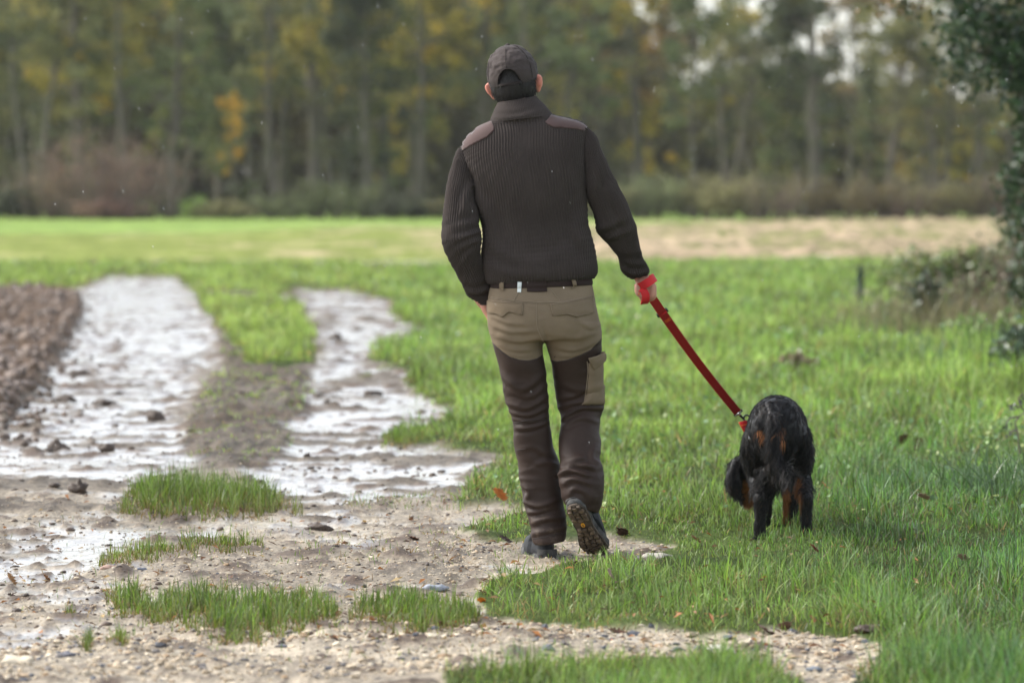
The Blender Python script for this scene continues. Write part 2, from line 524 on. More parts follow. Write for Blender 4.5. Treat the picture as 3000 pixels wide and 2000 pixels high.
    return dict(ys=ys, ts=ts, h=h.reshape(nr, nc), sg=sg.reshape(nr, nc), ss=ss.reshape(nr, nc), thin=thin.reshape(nr, nc),
                wet=wet.reshape(nr, nc), far=far.reshape(nr, nc), soil=soil.reshape(nr, nc), zone=zone.reshape(nr, nc))

def ground_mat(name, rough, b1, b2, wet=False):
    m, t, p = new_mat(name)
    a = nd(t, "ShaderNodeAttribute", attribute_name="gcol"); tc = nd(t, "ShaderNodeTexCoord")
    mp = nd(t, "ShaderNodeMapping"); mp.inputs["Scale"].default_value = (1, .6, 1)
    t.links.new(tc.outputs["Object"], mp.inputs["Vector"])
    n1 = noise_node(t, 60, 5, mp.outputs[0], .6); n2 = noise_node(t, 9, 4, mp.outputs[0], .6)
    f = maprange(t, n1.outputs["Fac"], .3, .7, .55, 1.4)
    c = mixc(t, 1.0, a.outputs["Color"], f, 'MULTIPLY')
    t.links.new(c, p.inputs["Base Color"])
    h = nd(t, "ShaderNodeMath", operation='ADD'); t.links.new(n1.outputs["Fac"], h.inputs[0]); t.links.new(n2.outputs["Fac"], h.inputs[1])
    bn = bump(t, h.outputs[0], b1, b2)
    if wet:
        w = nd(t, "ShaderNodeAttribute", attribute_name="wet")
        ws = nd(t, "ShaderNodeMath", operation='MULTIPLY_ADD'); ws.inputs[1].default_value = .7; ws.inputs[2].default_value = -.35
        t.links.new(n2.outputs["Fac"], ws.inputs[0])
        wa = nd(t, "ShaderNodeMath", operation='ADD', use_clamp=True); t.links.new(w.outputs["Fac"], wa.inputs[0]); t.links.new(ws.outputs[0], wa.inputs[1])
        wf = maprange(t, wa.outputs[0], .25, .7, 0, 1)
        p.inputs["Roughness"].default_value = rough
        t.links.new(maprange(t, wf, 0, 1, rough, .45), p.inputs["Roughness"])
        # a film of water over the mud: its own smooth, slightly rippled surface
        t.links.new(bn, p.inputs["Normal"])
        t.links.new(wf, p.inputs["Coat Weight"])
        p.inputs["Coat Roughness"].default_value = .17; p.inputs["Coat IOR"].default_value = 1.45
        n3 = noise_node(t, 22, 3, mp.outputs[0], .5)
        t.links.new(bump(t, n3.outputs["Fac"], .4, .010), p.inputs["Coat Normal"])
    else:
        p.inputs["Roughness"].default_value = rough
        t.links.new(bn, p.inputs["Normal"])
    p.inputs["Specular IOR Level"].default_value = .35 if wet else .08
    return m

M = {}
M['track'] = ground_mat("wet_track_mud", .75, .7, .012, wet=True)
M['meadow'] = ground_mat("meadow_soil", .9, .6, .02)
M['soil'] = ground_mat("turned_soil", .8, .9, .03)
M['stubble'] = ground_mat("stubble", .95, 1.0, .1)
M['sown'] = ground_mat("young_crop", .9, .4, .03)
M['apron'] = simple_mat("field_soil", (.11, .14, .045), .95, .4, .2, 3, .3, .05)
G = build_ground()

def gsample(key, X, Y):
    ys, ts = G['ys'], G['ts']
    r = np.interp(Y, ys, np.arange(len(ys))); c = np.interp(X / Y, ts, np.arange(len(ts)))
    r = np.clip(r, 0, len(ys) - 1.001); c = np.clip(c, 0, len(ts) - 1.001)
    i, j = r.astype(int), c.astype(int); a, b = r - i, c - j
    A = G[key].astype(float)
    return A[i, j] * (1 - a) * (1 - b) + A[i + 1, j] * a * (1 - b) + A[i, j + 1] * (1 - a) * b + A[i + 1, j + 1] * a * b

# ------------------------------------------------------------------ grass
def blades(X, Y, Z, h, w, lean, cols, base_cols, seed, bend=.5):
    g = np.random.default_rng(seed); n = len(X)
    az = g.uniform(0, 2 * math.pi, n)
    d = np.stack([np.cos(az), np.sin(az), 0 * az], -1)
    fa = az + g.uniform(.6, 2.5, n)
    s = np.stack([np.cos(fa), np.sin(fa) * .6, 0 * az], -1)
    B = np.stack([X, Y, Z - .008], -1)
    lv = [0, .38, .74, 1.0]; wd = [1, .9, .6]
    pts = []
    for i, l in enumerate(lv):
        off = lean * h * (l * .4 + bend * l * l)
        up = h * l * (1 - .28 * np.clip(lean, 0, 1.5) * l)
        c = B + d * off[:, None] + np.stack([0 * up, 0 * up, up], -1)
        if i < 3:
            hw = (w * wd[i] * .5)[:, None]
            pts += [c - s * hw, c + s * hw]
        else: pts.append(c)
    V = np.stack(pts, 1).reshape(-1, 3)
    T = np.array([[0, 1, 3], [0, 3, 2], [2, 3, 5], [2, 5, 4], [4, 5, 6]])
    F = (np.arange(n)[:, None, None] * 7 + T[None]).reshape(-1, 3)
    f = np.array([0, 0, .45, .45, .85, .85, 1.0])[None, :, None]
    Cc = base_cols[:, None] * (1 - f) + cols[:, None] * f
    return V, F, Cc.reshape(-1, 3)

GREENS = np.array([(.062, .19, .02), (.10, .28, .028), (.16, .38, .04), (.24, .42, .05), (.045, .14, .024), (.075, .22, .05), (.20, .30, .13), (.17, .24, .06), (.26, .34, .17)])  # pale sage entries put the grey-white highlights of wet blades into their colour
STRAW = np.array([(.36, .25, .09), (.30, .22, .08), (.42, .30, .12), (.25, .15, .06)])
def grass_cols(n, g, straw=.10, tint=None, yellow=0.0):
    c = GREENS[g.integers(0, len(GREENS), n)] * g.uniform(.8, 1.25, (n, 1))
    if tint is not None: c = c * tint
    c = c * (1 - yellow) + np.array([.26, .29, .045]) * yellow if np.isscalar(yellow) else c * (1 - yellow[:, None]) + np.array([.26, .29, .045]) * yellow[:, None]
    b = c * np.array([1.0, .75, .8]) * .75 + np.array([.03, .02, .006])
    st = g.random(n) < straw
    k = STRAW[g.integers(0, len(STRAW), n)] * g.uniform(.7, 1.15, (n, 1))
    c = np.where(st[:, None], k, c); b = np.where(st[:, None], k * .7, b)
    return c, b, st

M['grass'] = attr_mat("grass_blade", .36, .45, .45)

def build_meadow_grass():
    g = np.random.default_rng(11)
    n = 690000
    u = g.random(n)
    y0, y1 = 10.0, 82.0
    Y = y0 * (y1 / y0) ** u
    X = g.uniform(-1, 1, n) * (.142 * Y + .35)
    sg = np.minimum(gsample('sg', X, Y), gsample('ss', X, Y))
    far = gsample('far', X, Y); soil = gsample('soil', X, Y); thin = gsample('thin', X, Y)
    k = (15 / Y) ** .7
    # tufts: uneven density
    den = fbm(np.stack([X * 2.3, Y * 1.0], -1), 3, 41); den2 = vn(np.stack([X * 7, Y * 4.5], -1), 42)
    keep = (sg + g.normal(0, 5, n) * k < 3) & (far < .4) & (soil < .5)
    edge = np.clip(-sg / (30 * k), 0, 1)
    keep &= g.random(n) < (.30 + .70 * edge) * np.clip(.62 + .7 * den + .45 * den2, .12, 1)
    thinkeep = (thin > .4) & (far < .4) & (soil < .5) & (g.random(n) < .30 * thin * (.5 + 1.3 * np.clip(den2, 0, 1)))
    keep |= thinkeep
    X, Y, edge, den, den2, thin, sg = [a[keep] for a in (X, Y, edge, den, den2, thin, sg)]
    n = len(X)
    hz = gsample('h', X, Y)
    right = sstep(.2, 1.4, X - .02 * Y)
    mid = sstep(17, 26, Y)
    ts = fbm(np.stack([X * 1.2, Y * .45], -1), 2, 43) + .5
    h = (.058 + .022 * right + .05 * mid * (ts + .2) + .07 * np.clip(den2, 0, 1) * (.4 + mid)) * g.uniform(.45, 1.5, n) * (.55 + .45 * edge)
    h = h * (.72 + .75 * np.clip(.5 + .9 * vn(np.stack([X * 5.5, Y * 3.4], -1), 48), 0, 1.2))
    h = h * (1 - .42 * sstep(1.4, .8, np.abs(Y - 15.5)))
    h = h * (1 - .45 * thin) * (1 - .30 * sstep(17, 21, Y))
    lx = X / Y
    h = h * (1 + .9 * sstep(.085, .125, lx) * sstep(20, 27, Y) * sstep(60, 40, Y))
    cut = sstep(-.02, .02, lx) * sstep(16.5, 18.5, Y) * sstep(24, 20, Y)
    w = g.uniform(.0026, .0056, n) * (np.clip(Y / 15, .8, 9)) ** 1.0 * (1 + .5 * (g.random(n) < .15 * mid))
    lean = np.abs(g.normal(.42, .36, n)) + (g.random(n) < .16) * g.uniform(.4, 1.0, n)
    yel = np.clip(.24 + .60 * mid * (.50 + den) + .45 * sstep(-1.2, -2.2, X) * mid + .12 * g.normal(0, 1, n) + .35 * (1 - edge) * (1 - mid) + .22 * (1 - right) * (1 - mid), 0, .85)
    c, b, st = grass_cols(n, g, .13 + .30 * (1 - edge) * (1 - .5 * mid) + .10 * np.clip(fbm(np.stack([X * 2, Y * .9], -1), 2, 49), 0, 1), None, 0.0)
    c = np.where(st[:, None], c, c * (1 - yel[:, None]) + np.array([.31, .42, .09]) * yel[:, None])
    b = np.where(st[:, None], b, b * (1 - .6 * yel[:, None]) + np.array([.17, .19, .03]) * .6 * yel[:, None])
    c = c * (1 - (right * (1 - mid))[:, None] * np.array([.28, .16, -.12]))
    cool = (sstep(.1, .5, den) * .5 * (1 - .6 * mid))[:, None]
    c = c * (1 - cool) + c * np.array([.72, .9, 1.25]) * cool
    dk = (1 + .26 * mid)[:, None] * g.choice([.4, .7, 1, 1.2, 1.5], n)[:, None] * (1 + .75 * np.clip(fbm(np.stack([X * 2.6, Y * 1.2], -1), 2, 47), -1, 1) * (.4 + .6 * mid))[:, None]
    h = np.where(st, h * .75, h); lean = np.where(st, lean + .4, lean)
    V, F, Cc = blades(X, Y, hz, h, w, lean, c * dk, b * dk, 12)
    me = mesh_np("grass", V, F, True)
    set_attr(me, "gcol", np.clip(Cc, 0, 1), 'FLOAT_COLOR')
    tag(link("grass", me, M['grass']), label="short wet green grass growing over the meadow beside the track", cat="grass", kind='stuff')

build_meadow_grass()

def tuft(poly, n, hmin, hmax, label, straw=.14, seed=0, group="grass clumps growing on the muddy track", yel=.15, lean_s=.3, wide=1.0, shape=None):
    g = np.random.default_rng(seed)
    poly = np.array(poly, float)
    lo, hi = poly.min(0), poly.max(0)
    p = g.uniform(lo, hi, (n * 4, 2))
    s = sdf(p + 6 * np.stack([vn(p * .02, 1), vn(p * .03, 2)], -1), poly)
    den = vn(p * np.array([.025, .06]), seed + 5)
    s = s + 16 * vn(p * np.array([.05, .09]), seed + 9)
    ok = (s < 16) & (g.random(len(p)) < np.clip(.12 + .9 * sstep(14, -34, s), 0, 1) * (.7 + .7 * den))
    p, s = p[ok][:n], s[ok][:n]; n = len(p)
    W = ground_at(p[:, 0], p[:, 1]); X, Y = W[:, 0], W[:, 1]
    e = np.clip((10 - s) / 42, 0, 1)
    h = (hmin * .8 + (hmax - hmin) * e * (.6 + .4 * g.random(n)) + .03 * np.clip(vn(p * .04, seed), 0, 1)) * g.uniform(.45, 1.35, n)
    c, b, st = grass_cols(n, g, straw + .14 + .3 * (1 - e), None, np.clip(yel + .25 * g.random(n) + .2 * (1 - e), 0, 1))
    dk = g.choice([.5, .7, .85, 1.1], n)[:, None]; c, b = c * dk, b * dk
    low = g.random(n) < .22
    h = np.where(st | low, h * .55, h)
    lean = np.abs(g.normal(lean_s, .28, n)) + np.where(st | low, .5, 0)
    w = g.uniform(.0026, .0046, n) * wide
    V, F, Cc = blades(X, Y, gsample('h', X, Y), h, w, lean, c, b, seed + 1)
    return solo("grass_tuft", V, F, M['grass'], label, "grass clump", group, base=np.array([X.mean(), Y.mean(), 0]), attrs=[("gcol", np.clip(Cc, 0, 1), 'FLOAT_COLOR')])

tuft([(345, 1508), (400, 1450), (500, 1425), (620, 1420), (760, 1435), (850, 1470), (890, 1492), (800, 1500), (640, 1512), (450, 1520)], 6500, .06, .145, "tall domed clump of grass farthest back on the muddy track", seed=101)
tuft([(286, 1650), (330, 1612), (520, 1598), (700, 1590), (772, 1600), (700, 1612), (520, 1624), (380, 1645)], 2600, .05, .085, "long narrow row of spiky grass across the mud, middle of the track", seed=102, straw=.2)
tuft([(300, 1745), (330, 1722), (415, 1722), (440, 1760), (560, 1735), (800, 1740), (985, 1790), (990, 1845), (860, 1860), (740, 1888), (620, 1895), (560, 1850), (430, 1830), (330, 1800)], 7000, .04, .082, "widest clump of grass on the gravel, nearest the bottom left", seed=103, straw=.2)
tuft([(1018, 1842), (1050, 1790), (1180, 1765), (1290, 1780), (1390, 1800), (1410, 1840), (1300, 1868), (1240, 1882), (1160, 1850)], 3600, .04, .085, "grass clump on the gravel between the widest clump and the meadow", seed=104, straw=.18)
tuft([(850, 1748), (870, 1735), (915, 1735), (925, 1748), (890, 1754)], 240, .03, .055, "small thin sprig of grass on the gravel behind the widest clump", seed=105, straw=.2)
tuft([(236, 1895), (252, 1880), (268, 1900), (255, 1910)], 170, .05, .085, "small upright grass sprig at the left end of the lower gravel", seed=106)
tuft([(184, 1812), (196, 1800), (224, 1805), (222, 1814)], 90, .03, .06, "tiny grass sprig left of the widest clump, on wet gravel", seed=107)
tuft([(310, 1885), (330, 1860), (370, 1862), (390, 1895), (350, 1905)], 420, .03, .07, "low yellowish grass sprig just below the widest clump", seed=108, straw=.3)
tuft([(1115, 1302), (1125, 1280), (1180, 1270), (1230, 1290), (1225, 1306), (1160, 1312)], 1500, .05, .09, "round grass clump jutting from the meadow edge into the right rut", seed=109)
tuft([(945, 1435), (955, 1425), (972, 1428), (970, 1440)], 120, .03, .06, "tiny dark grass sprig standing in the wet right rut", seed=110)
tuft([(1040, 1105), (1050, 1090), (1085, 1092), (1082, 1110)], 160, .03, .07, "little grass sprig in the blurred right rut far back", seed=111)

def sparse_seedlings():
    g = np.random.default_rng(77)
    p = np.concatenate([g.uniform((860, 1560), (1400, 1660), (260, 2)), g.uniform((0, 1480), (1350, 1900), (420, 2)), g.uniform((600, 1850), (1700, 1960), (200, 2)), g.uniform((1000, 1440), (1350, 1490), (420, 2)), g.uniform((1450, 1620), (1800, 1690), (260, 2))])
    W = ground_at(p[:, 0], p[:, 1]); X, Y = W[:, 0], W[:, 1]; n = len(X)
    c, b, st = grass_cols(n, g, .3, None, .25)
    V, F, Cc = blades(X, Y, gsample('h', X, Y), g.uniform(.012, .045, n), g.uniform(.0025, .004, n), np.abs(g.normal(.5, .3, n)), c, b, 78)
    me = mesh_np("grass_seedlings", V, F); set_attr(me, "gcol", np.clip(Cc, 0, 1), 'FLOAT_COLOR')
    tag(link("grass_seedlings", me, M['grass']), label="single thin grass blades sprouting from the gravel", cat="grass", kind='stuff')
sparse_seedlings()

# ------------------------------------------------------------------ gravel, mud crumbs, litter
M['stone'] = attr_mat("limestone_chip", .75, .3)
def rocks(X, Y, S, cols, seed, flat=.5, emb=.35):
    g = np.random.default_rng(seed); n = len(X)
    t = (1 + 5 ** .5) / 2
    I = np.array([(-1, t, 0), (1, t, 0), (-1, -t, 0), (1, -t, 0), (0, -1, t), (0, 1, t), (0, -1, -t), (0, 1, -t), (t, 0, -1), (t, 0, 1), (-t, 0, -1), (-t, 0, 1)]) / 1.9
    FI = np.array([(0, 11, 5), (0, 5, 1), (0, 1, 7), (0, 7, 10), (0, 10, 11), (1, 5, 9), (5, 11, 4), (11, 10, 2), (10, 7, 6), (7, 1, 8), (3, 9, 4), (3, 4, 2), (3, 2, 6), (3, 6, 8), (3, 8, 9), (4, 9, 5), (2, 4, 11), (6, 2, 10), (8, 6, 7), (9, 8, 1)])
    V = I[None] * g.uniform(.62, 1.2, (n, 12, 1))
    a = g.uniform(0, 2 * math.pi, n); ca, sa = np.cos(a), np.sin(a)
    sc = S[:, None, None] * np.stack([g.uniform(.7, 1.3, n), g.uniform(.6, 1.1, n), g.uniform(flat * .7, flat * 1.4, n)], -1)[:, None]
    V = V * sc
    x = V[..., 0] * ca[:, None] - V[..., 1] * sa[:, None]; y = V[..., 0] * sa[:, None] + V[..., 1] * ca[:, None]
    Z = gsample('h', X, Y) + S * flat * emb
    V = np.stack([x + X[:, None], y + Y[:, None], V[..., 2] + Z[:, None]], -1).reshape(-1, 3)
    F = (np.arange(n)[:, None, None] * 12 + FI[None]).reshape(-1, 3)
    return V, F, np.repeat(cols, 12, 0)

def build_gravel():
    g = np.random.default_rng(21)
    P = [g.uniform((-100, 1845), (2650, 2010), (9000, 2)), g.uniform((0, 1640), (1480, 1850), (8500, 2)), g.uniform((1300, 1590), (2020, 1680), (2600, 2)), g.uniform((0, 1460), (1420, 1640), (4200, 2)), g.uniform((0, 1300), (1400, 1460), (500, 2))]
    p = np.concatenate(P)
    W = ground_at(p[:, 0], p[:, 1]); X, Y = W[:, 0], W[:, 1]
    sg = np.minimum(gsample('sg', X, Y), gsample('ss', X, Y))
    wet = gsample('wet', X, Y)
    clump = vn(np.stack([X * 5, Y * 2.5], -1), 51)
    ok = (sg > -4) & (g.random(len(X)) < (1 - .75 * wet) * (.62 + .5 * clump))
    X, Y, p = X[ok], Y[ok], p[ok]; n = len(X)
    lowr = sstep(1835, 1870, p[:, 1]); S = np.clip(g.lognormal(0, .5, n) * (.0034 + .0028 * lowr), .0017, .011 + .010 * lowr)
    pal = np.array([(.52, .43, .31), (.46, .37, .26), (.60, .52, .40), (.40, .30, .20), (.12, .125, .14), (.20, .18, .165), (.36, .25, .15)])
    cols = pal[g.choice(len(pal), n, p=[.3, .24, .14, .12, .09, .07, .04])] * g.uniform(.75, 1.15, (n, 1))
    V, F, C = rocks(X, Y, S, cols, 22)
    me = mesh_np("gravel", V, F, False); set_attr(me, "gcol", np.clip(C, 0, 1), 'FLOAT_COLOR')
    tag(link("gravel", me, M['stone']), label="pale crushed limestone gravel strewn over the track", cat="gravel", kind='stuff')
    # dark crumbs of mud
    g = np.random.default_rng(23)
    P = [g.uniform((-100, 1240), (700, 1480), (900, 2)), g.uniform((700, 1100), (1480, 1480), (1500, 2)), g.uniform((-100, 1480), (1450, 1900), (2600, 2)), g.uniform((0, 900), (520, 1250), (420, 2)), g.uniform((-50, 1160), (160, 1330), (160, 2)), g.uniform((800, 1840), (2500, 1960), (300, 2))]
    p = np.concatenate(P); W = ground_at(p[:, 0], p[:, 1]); X, Y = W[:, 0], W[:, 1]
    ok = (np.minimum(gsample('sg', X, Y), gsample('ss', X, Y)) > 0) & (g.random(len(X)) < .55 + .6 * vn(np.stack([X * 2.4, Y * 1.1], -1), 55))
    X, Y = X[ok], Y[ok]; n = len(X)
    S = np.clip(g.lognormal(math.log(.0054), .65, n), .0025, .028) * np.clip(Y / 16, .9, 1.7)
    cols = np.array([.085, .058, .04]) * g.uniform(.6, 1.6, (n, 1))
    V, F, C = rocks(X, Y, S, cols, 24, .42, .2)
    me = mesh_np("mud_crumbs", V, F, True); set_attr(me, "gcol", C, 'FLOAT_COLOR')
    tag(link("mud_crumbs", me, M['mudclod']), label="dark crumbs of mud scattered over the wet track", cat="mud", kind='stuff')
    # clods of the ploughed edge
    g = np.random.default_rng(25)
    p = g.uniform((-120, 846), (420, 1330), (7000, 2))
    s = sdf(p, SOIL); p = p[g.random(len(p)) < np.where(s < 0, .62, .42 * np.exp(-np.abs(s) / 38))]; s = sdf(p, SOIL)
    W = ground_at(p[:, 0], p[:, 1]); X, Y = W[:, 0], W[:, 1]; n = len(X)
    S = np.clip(g.lognormal(math.log(.022), .7, n), .006, .08); S = np.where(s > 0, np.minimum(S, .032), S)
    cols = np.array([.14, .098, .07]) * g.uniform(.55, 1.5, (n, 1))
    V, F, C = rocks(X, Y, S, cols, 26, .75, .25)
    me = mesh_np("soil_clods", V, F, True); set_attr(me, "gcol", C, 'FLOAT_COLOR')
    tag(link("soil_clods", me, M['mudclod']), label="brown clods heaped along the ploughed edge left of the track", cat="soil", kind='stuff')
    # litter: small scraps of dead leaf and straw
    g = np.random.default_rng(27)
    p = np.concatenate([g.uniform((0, 1460), (1450, 1900), (420, 2)), g.uniform((1400, 1560), (2700, 1860), (160, 2)), g.uniform((900, 1840), (2500, 1900), (120, 2)), g.uniform((1500, 1250), (3000, 1560), (160, 2))])
    W = ground_at(p[:, 0], p[:, 1]); X, Y = W[:, 0], W[:, 1]; n = len(X)
    a = g.uniform(0, 6.28, n); L = g.uniform(.006, .02, n); w = L * g.uniform(.2, .6, n)
    d = np.stack([np.cos(a), np.sin(a), g.normal(0, .25, n)], -1); s = np.stack([-np.sin(a), np.cos(a), g.normal(0, .35, n)], -1)
    c0 = np.stack([X, Y, gsample('h', X, Y) + .008 + .03 * (gsample('sg', X, Y) < 0)], -1)
    V = np.stack([c0 - d * L[:, None], c0 - s * w[:, None] + [0, 0, .004], c0 + d * L[:, None], c0 + s * w[:, None] + [0, 0, .004]], 1).reshape(-1, 3)
    F = np.arange(n * 4).reshape(-1, 4)
    pal = np.array([(.16, .075, .035), (.28, .16, .07), (.09, .05, .03), (.40, .28, .12), (.34, .14, .04)])
    C = np.repeat(pal[g.integers(0, 5, n)] * g.uniform(.7, 1.2, (n, 1)), 4, 0)
    me = mesh_np("leaf_litter", V, F, False); set_attr(me, "gcol", C, 'FLOAT_COLOR')
    tag(link("leaf_litter", me, M['leaf']), label="small scraps of dead leaf and straw on the track and grass", cat="litter", kind='stuff')

def clod_mat():
    m = attr_mat("damp_mud", .5, .45)
    t = m.node_tree; p = t.nodes["Principled BSDF"]; tc = nd(t, "ShaderNodeTexCoord")
    n = noise_node(t, 130, 4, tc.outputs["Object"]); t.links.new(bump(t, n.outputs["Fac"], .8, .006), p.inputs["Normal"])
    return m
M['mudclod'] = clod_mat()
M['leaf'] = attr_mat("dead_leaf", .6, .35, .25)
build_gravel()
# ------------------------------------------------------------------ the wood at the far side of the field
def bark_mat(name, a, b):
    m, t, p = new_mat(name)
    tc = nd(t, "ShaderNodeTexCoord"); mp = nd(t, "ShaderNodeMapping"); mp.inputs["Scale"].default_value = (1, 1, .25)
    t.links.new(tc.outputs["Object"], mp.inputs[0])
    n = noise_node(t, 6, 5, mp.outputs[0]); n2 = noise_node(t, 1.1, 3, tc.outputs["Object"])
    c = mixc(t, n.outputs["Fac"], a, b); c = mixc(t, maprange(t, n2.outputs["Fac"], .45, .65, 0, .8), c, (.075, .085, .035))
    t.links.new(c, p.inputs["Base Color"]); p.inputs["Roughness"].default_value = .9
    t.links.new(bump(t, n.outputs["Fac"], .8, .04), p.inputs["Normal"])
    return m
M['bark'] = bark_mat("mossy_bark", (.09, .075, .06), (.17, .15, .12))
M['twig'] = simple_mat("bare_twigs", (.17, .125, .10), .9, .35, 3, 20, .3, .01)
M['foliage'] = attr_mat("autumn_foliage", .65, .25, .38, objcol=True)
M['ivyleaf'] = attr_mat("ivy_leaf", .34, .45, .18)

def leaf_quads(C0, size, g, flat=0.0):
    n = len(C0)
    a = g.normal(0, 1, (n, 3)); a /= np.linalg.norm(a, axis=1)[:, None]
    b = np.cross(a, g.normal(0, 1, (n, 3))); b /= np.linalg.norm(b, axis=1)[:, None]
    s = size[:, None]
    V = np.stack([C0 - a * s, C0 - b * s * .55, C0 + a * s, C0 + b * s * .55], 1).reshape(-1, 3)
    return V, np.arange(n * 4).reshape(-1, 4)

def make_tree(seed, H, rad, trunk_r, crown_lo, nl, clumps, leaves, forks=1, lean=.04, spread=1.0, twiggy=0.3, csize=.8):
    """Returns (trunk V,F), (crown V,F,colour) with the tree's foot at the origin."""
    g = np.random.default_rng(seed)
    mb = MB(); tips = []
    for f in range(forks):
        az = g.uniform(0, 6.28); ln = lean + (.10 * g.uniform(.6, 1.4) if forks > 1 else 0)
        zz = np.linspace(0, H * .92, 9)
        px = math.cos(az) * ln * zz + np.cumsum(g.normal(0, .10, 9)) * .6; py = math.sin(az) * ln * zz + np.cumsum(g.normal(0, .10, 9)) * .6
        px -= px[0]; py -= py[0]
        P = np.stack([px, py, zz - .15], -1)
        rr = trunk_r * (1 if forks == 1 else .72) * (1 - .82 * zz / (H * .92)); rr[0] *= 1.35
        mb.add(*tube(P, rr, 8))
        for b in range(nl // forks):
            t = g.uniform(.28, .98) ** .85; i = t * 8; k = int(min(i, 7)); p0 = P[k] + (P[k + 1] - P[k]) * (i - k)
            a = g.uniform(0, 6.28); L = rad * (1.15 - .75 * t) * g.uniform(.55, 1.1) * spread
            up = g.uniform(.25, .9)
            d = np.array([math.cos(a), math.sin(a), up]); d /= np.linalg.norm(d)
            q = np.stack([p0, p0 + d * L * .5 + g.normal(0, .12, 3), p0 + d * L + np.array([0, 0, L * .12]) + g.normal(0, .25, 3)])
            q = smooth_path(q, 5)
            mb.add(*tube(q, np.linspace(trunk_r * .34 * (1.2 - t), .018, 5), 5))
            for s in range(3):
                a2 = a + g.normal(0, .9); d2 = np.array([math.cos(a2), math.sin(a2), g.uniform(-.2, .9)]); l2 = L * g.uniform(.25, .5)
                j = g.integers(2, 5); mb.add(*tube(np.stack([q[j], q[j] + d2 * l2 * .5, q[j] + d2 * l2 + [0, 0, .1]]), [.03, .02, .008], 4)); tips.append(q[j] + d2 * l2 * .8)
            tips += [q[3], q[4]]
    tips = np.array(tips)
    tips = tips[tips[:, 2] > crown_lo * .8]
    cc = tips[g.integers(0, len(tips), clumps)] + g.normal(0, .28, (clumps, 3))
    extra = int(clumps * .25)
    if crown_lo < 2.5:
        cc[:extra, 2] = g.uniform(crown_lo, H * .5, extra)
    tone = g.normal(0, 1, clumps)
    idx = np.repeat(np.arange(clumps), leaves)
    rads = g.uniform(.5, 1.25, clumps) * csize
    off = g.normal(0, 1, (len(idx), 3)); off /= np.linalg.norm(off, axis=1)[:, None]; off *= (g.random(len(idx)) ** .45 * rads[idx])[:, None] * np.array([1, 1, .72])
    C0 = cc[idx] + off
    V, F = leaf_quads(C0, g.uniform(.07, .16, len(idx)) * (1 + .2 * csize), g)
    base = np.array([.92, 1.0, .9]); warm = np.array([1.5, 1.3, .72]); dark = np.array([.5, .62, .62])
    w = np.clip(tone[idx] - .5, 0, 1.3)[:, None] * .75; d = np.clip(-tone[idx] - .15, 0, 1)[:, None]
    c = base * (1 - w) + warm * w; c = c * (1 - d) + dark * d
    c = c * g.uniform(.75, 1.25, (len(idx), 1))
    return mb.get(), (V, F, np.repeat(c, 4, 0))

def make_bush(seed, w, h, n, twigs, size=.12, up=.55):
    g = np.random.default_rng(seed); mb = MB(); pts = []
    for i in range(twigs):
        a = g.uniform(0, 6.28); r = g.uniform(0, w * .35)
        p0 = np.array([math.cos(a) * r, math.sin(a) * r, -.05]); d = np.array([math.cos(a) * g.uniform(.1, up), math.sin(a) * g.uniform(.1, up), 1.0])
        L = h * g.uniform(.55, 1.05)
        q = np.stack([p0, p0 + d * L * .5, p0 + d * L * .95 + g.normal(0, .12, 3) * h])
        q = smooth_path(q, 6); mb.add(*tube(q, np.linspace(.035, .008, 6) * (h / 3 + .3), 4))
        for s in range(3):
            j = g.integers(2, 6); e = q[j] + g.normal(0, .22, 3) * w * .5 + [0, 0, h * .12]
            mb.add(*tube(np.stack([q[j], (q[j] + e) / 2 + g.normal(0, .03, 3), e]), [.016, .011, .005], 4)); pts.append(e)
        pts += list(q[2:])
    pts = np.array(pts)
    C0 = pts[g.integers(0, len(pts), n)] + g.normal(0, 1, (n, 3)) * np.array([w, w, h]) * .075
    C0[:, 2] = np.abs(C0[:, 2])
    V, F = leaf_quads(C0, g.uniform(.5, 1.2, n) * size, g)
    tone = vn(C0 * 1.3 / max(.5, h / 3), seed)
    c = np.array([1.0, 1.0, 1.0]) * (1 + .5 * tone[:, None]) * g.uniform(.75, 1.25, (n, 1))
    return mb.get(), (V, F, np.repeat(np.clip(c, .1, 3), 4, 0))

def mesh_pair(nm, tree, bark):
    (tv, tf), (cv, cf, cc) = tree
    tm = mesh_np(nm + "_trunk", tv, tf); tm.materials.append(bark)
    cm = mesh_np(nm + "_crown", cv, cf, True); set_attr(cm, "gcol", cc, 'FLOAT_COLOR'); cm.materials.append(M['foliage'])
    return tm, cm

TV = [mesh_pair("dense", make_tree(31, 14.5, 4.2, .30, 3.6, 22, 95, 60), M['bark']),
      mesh_pair("forked", make_tree(32, 14.0, 3.8, .27, 3.2, 22, 85, 55, forks=2), M['bark']),
      mesh_pair("ivied", make_tree(33, 13.5, 3.3, .34, 1.2, 20, 90, 60, lean=.02), M['bark']),
      mesh_pair("open", make_tree(34, 13.0, 4.0, .27, 2.6, 22, 62, 42, forks=2, csize=.62), M['bark']),
      mesh_pair("slender", make_tree(35, 13.5, 2.9, .2, 3.0, 18, 66, 46, csize=.7), M['bark']),
      mesh_pair("leaning", make_tree(36, 12.5, 3.6, .24, 2.4, 20, 70, 48, lean=.16, csize=.7), M['bark'])]
BV = [mesh_pair("shrub", make_bush(41, 3.0, 2.8, 2400, 16), M['twig']),
      mesh_pair("brush", make_bush(42, 3.2, 3.6, 900, 34, .09), M['twig']),
      mesh_pair("low_shrub", make_bush(43, 2.6, 1.5, 1800, 14), M['twig'])]

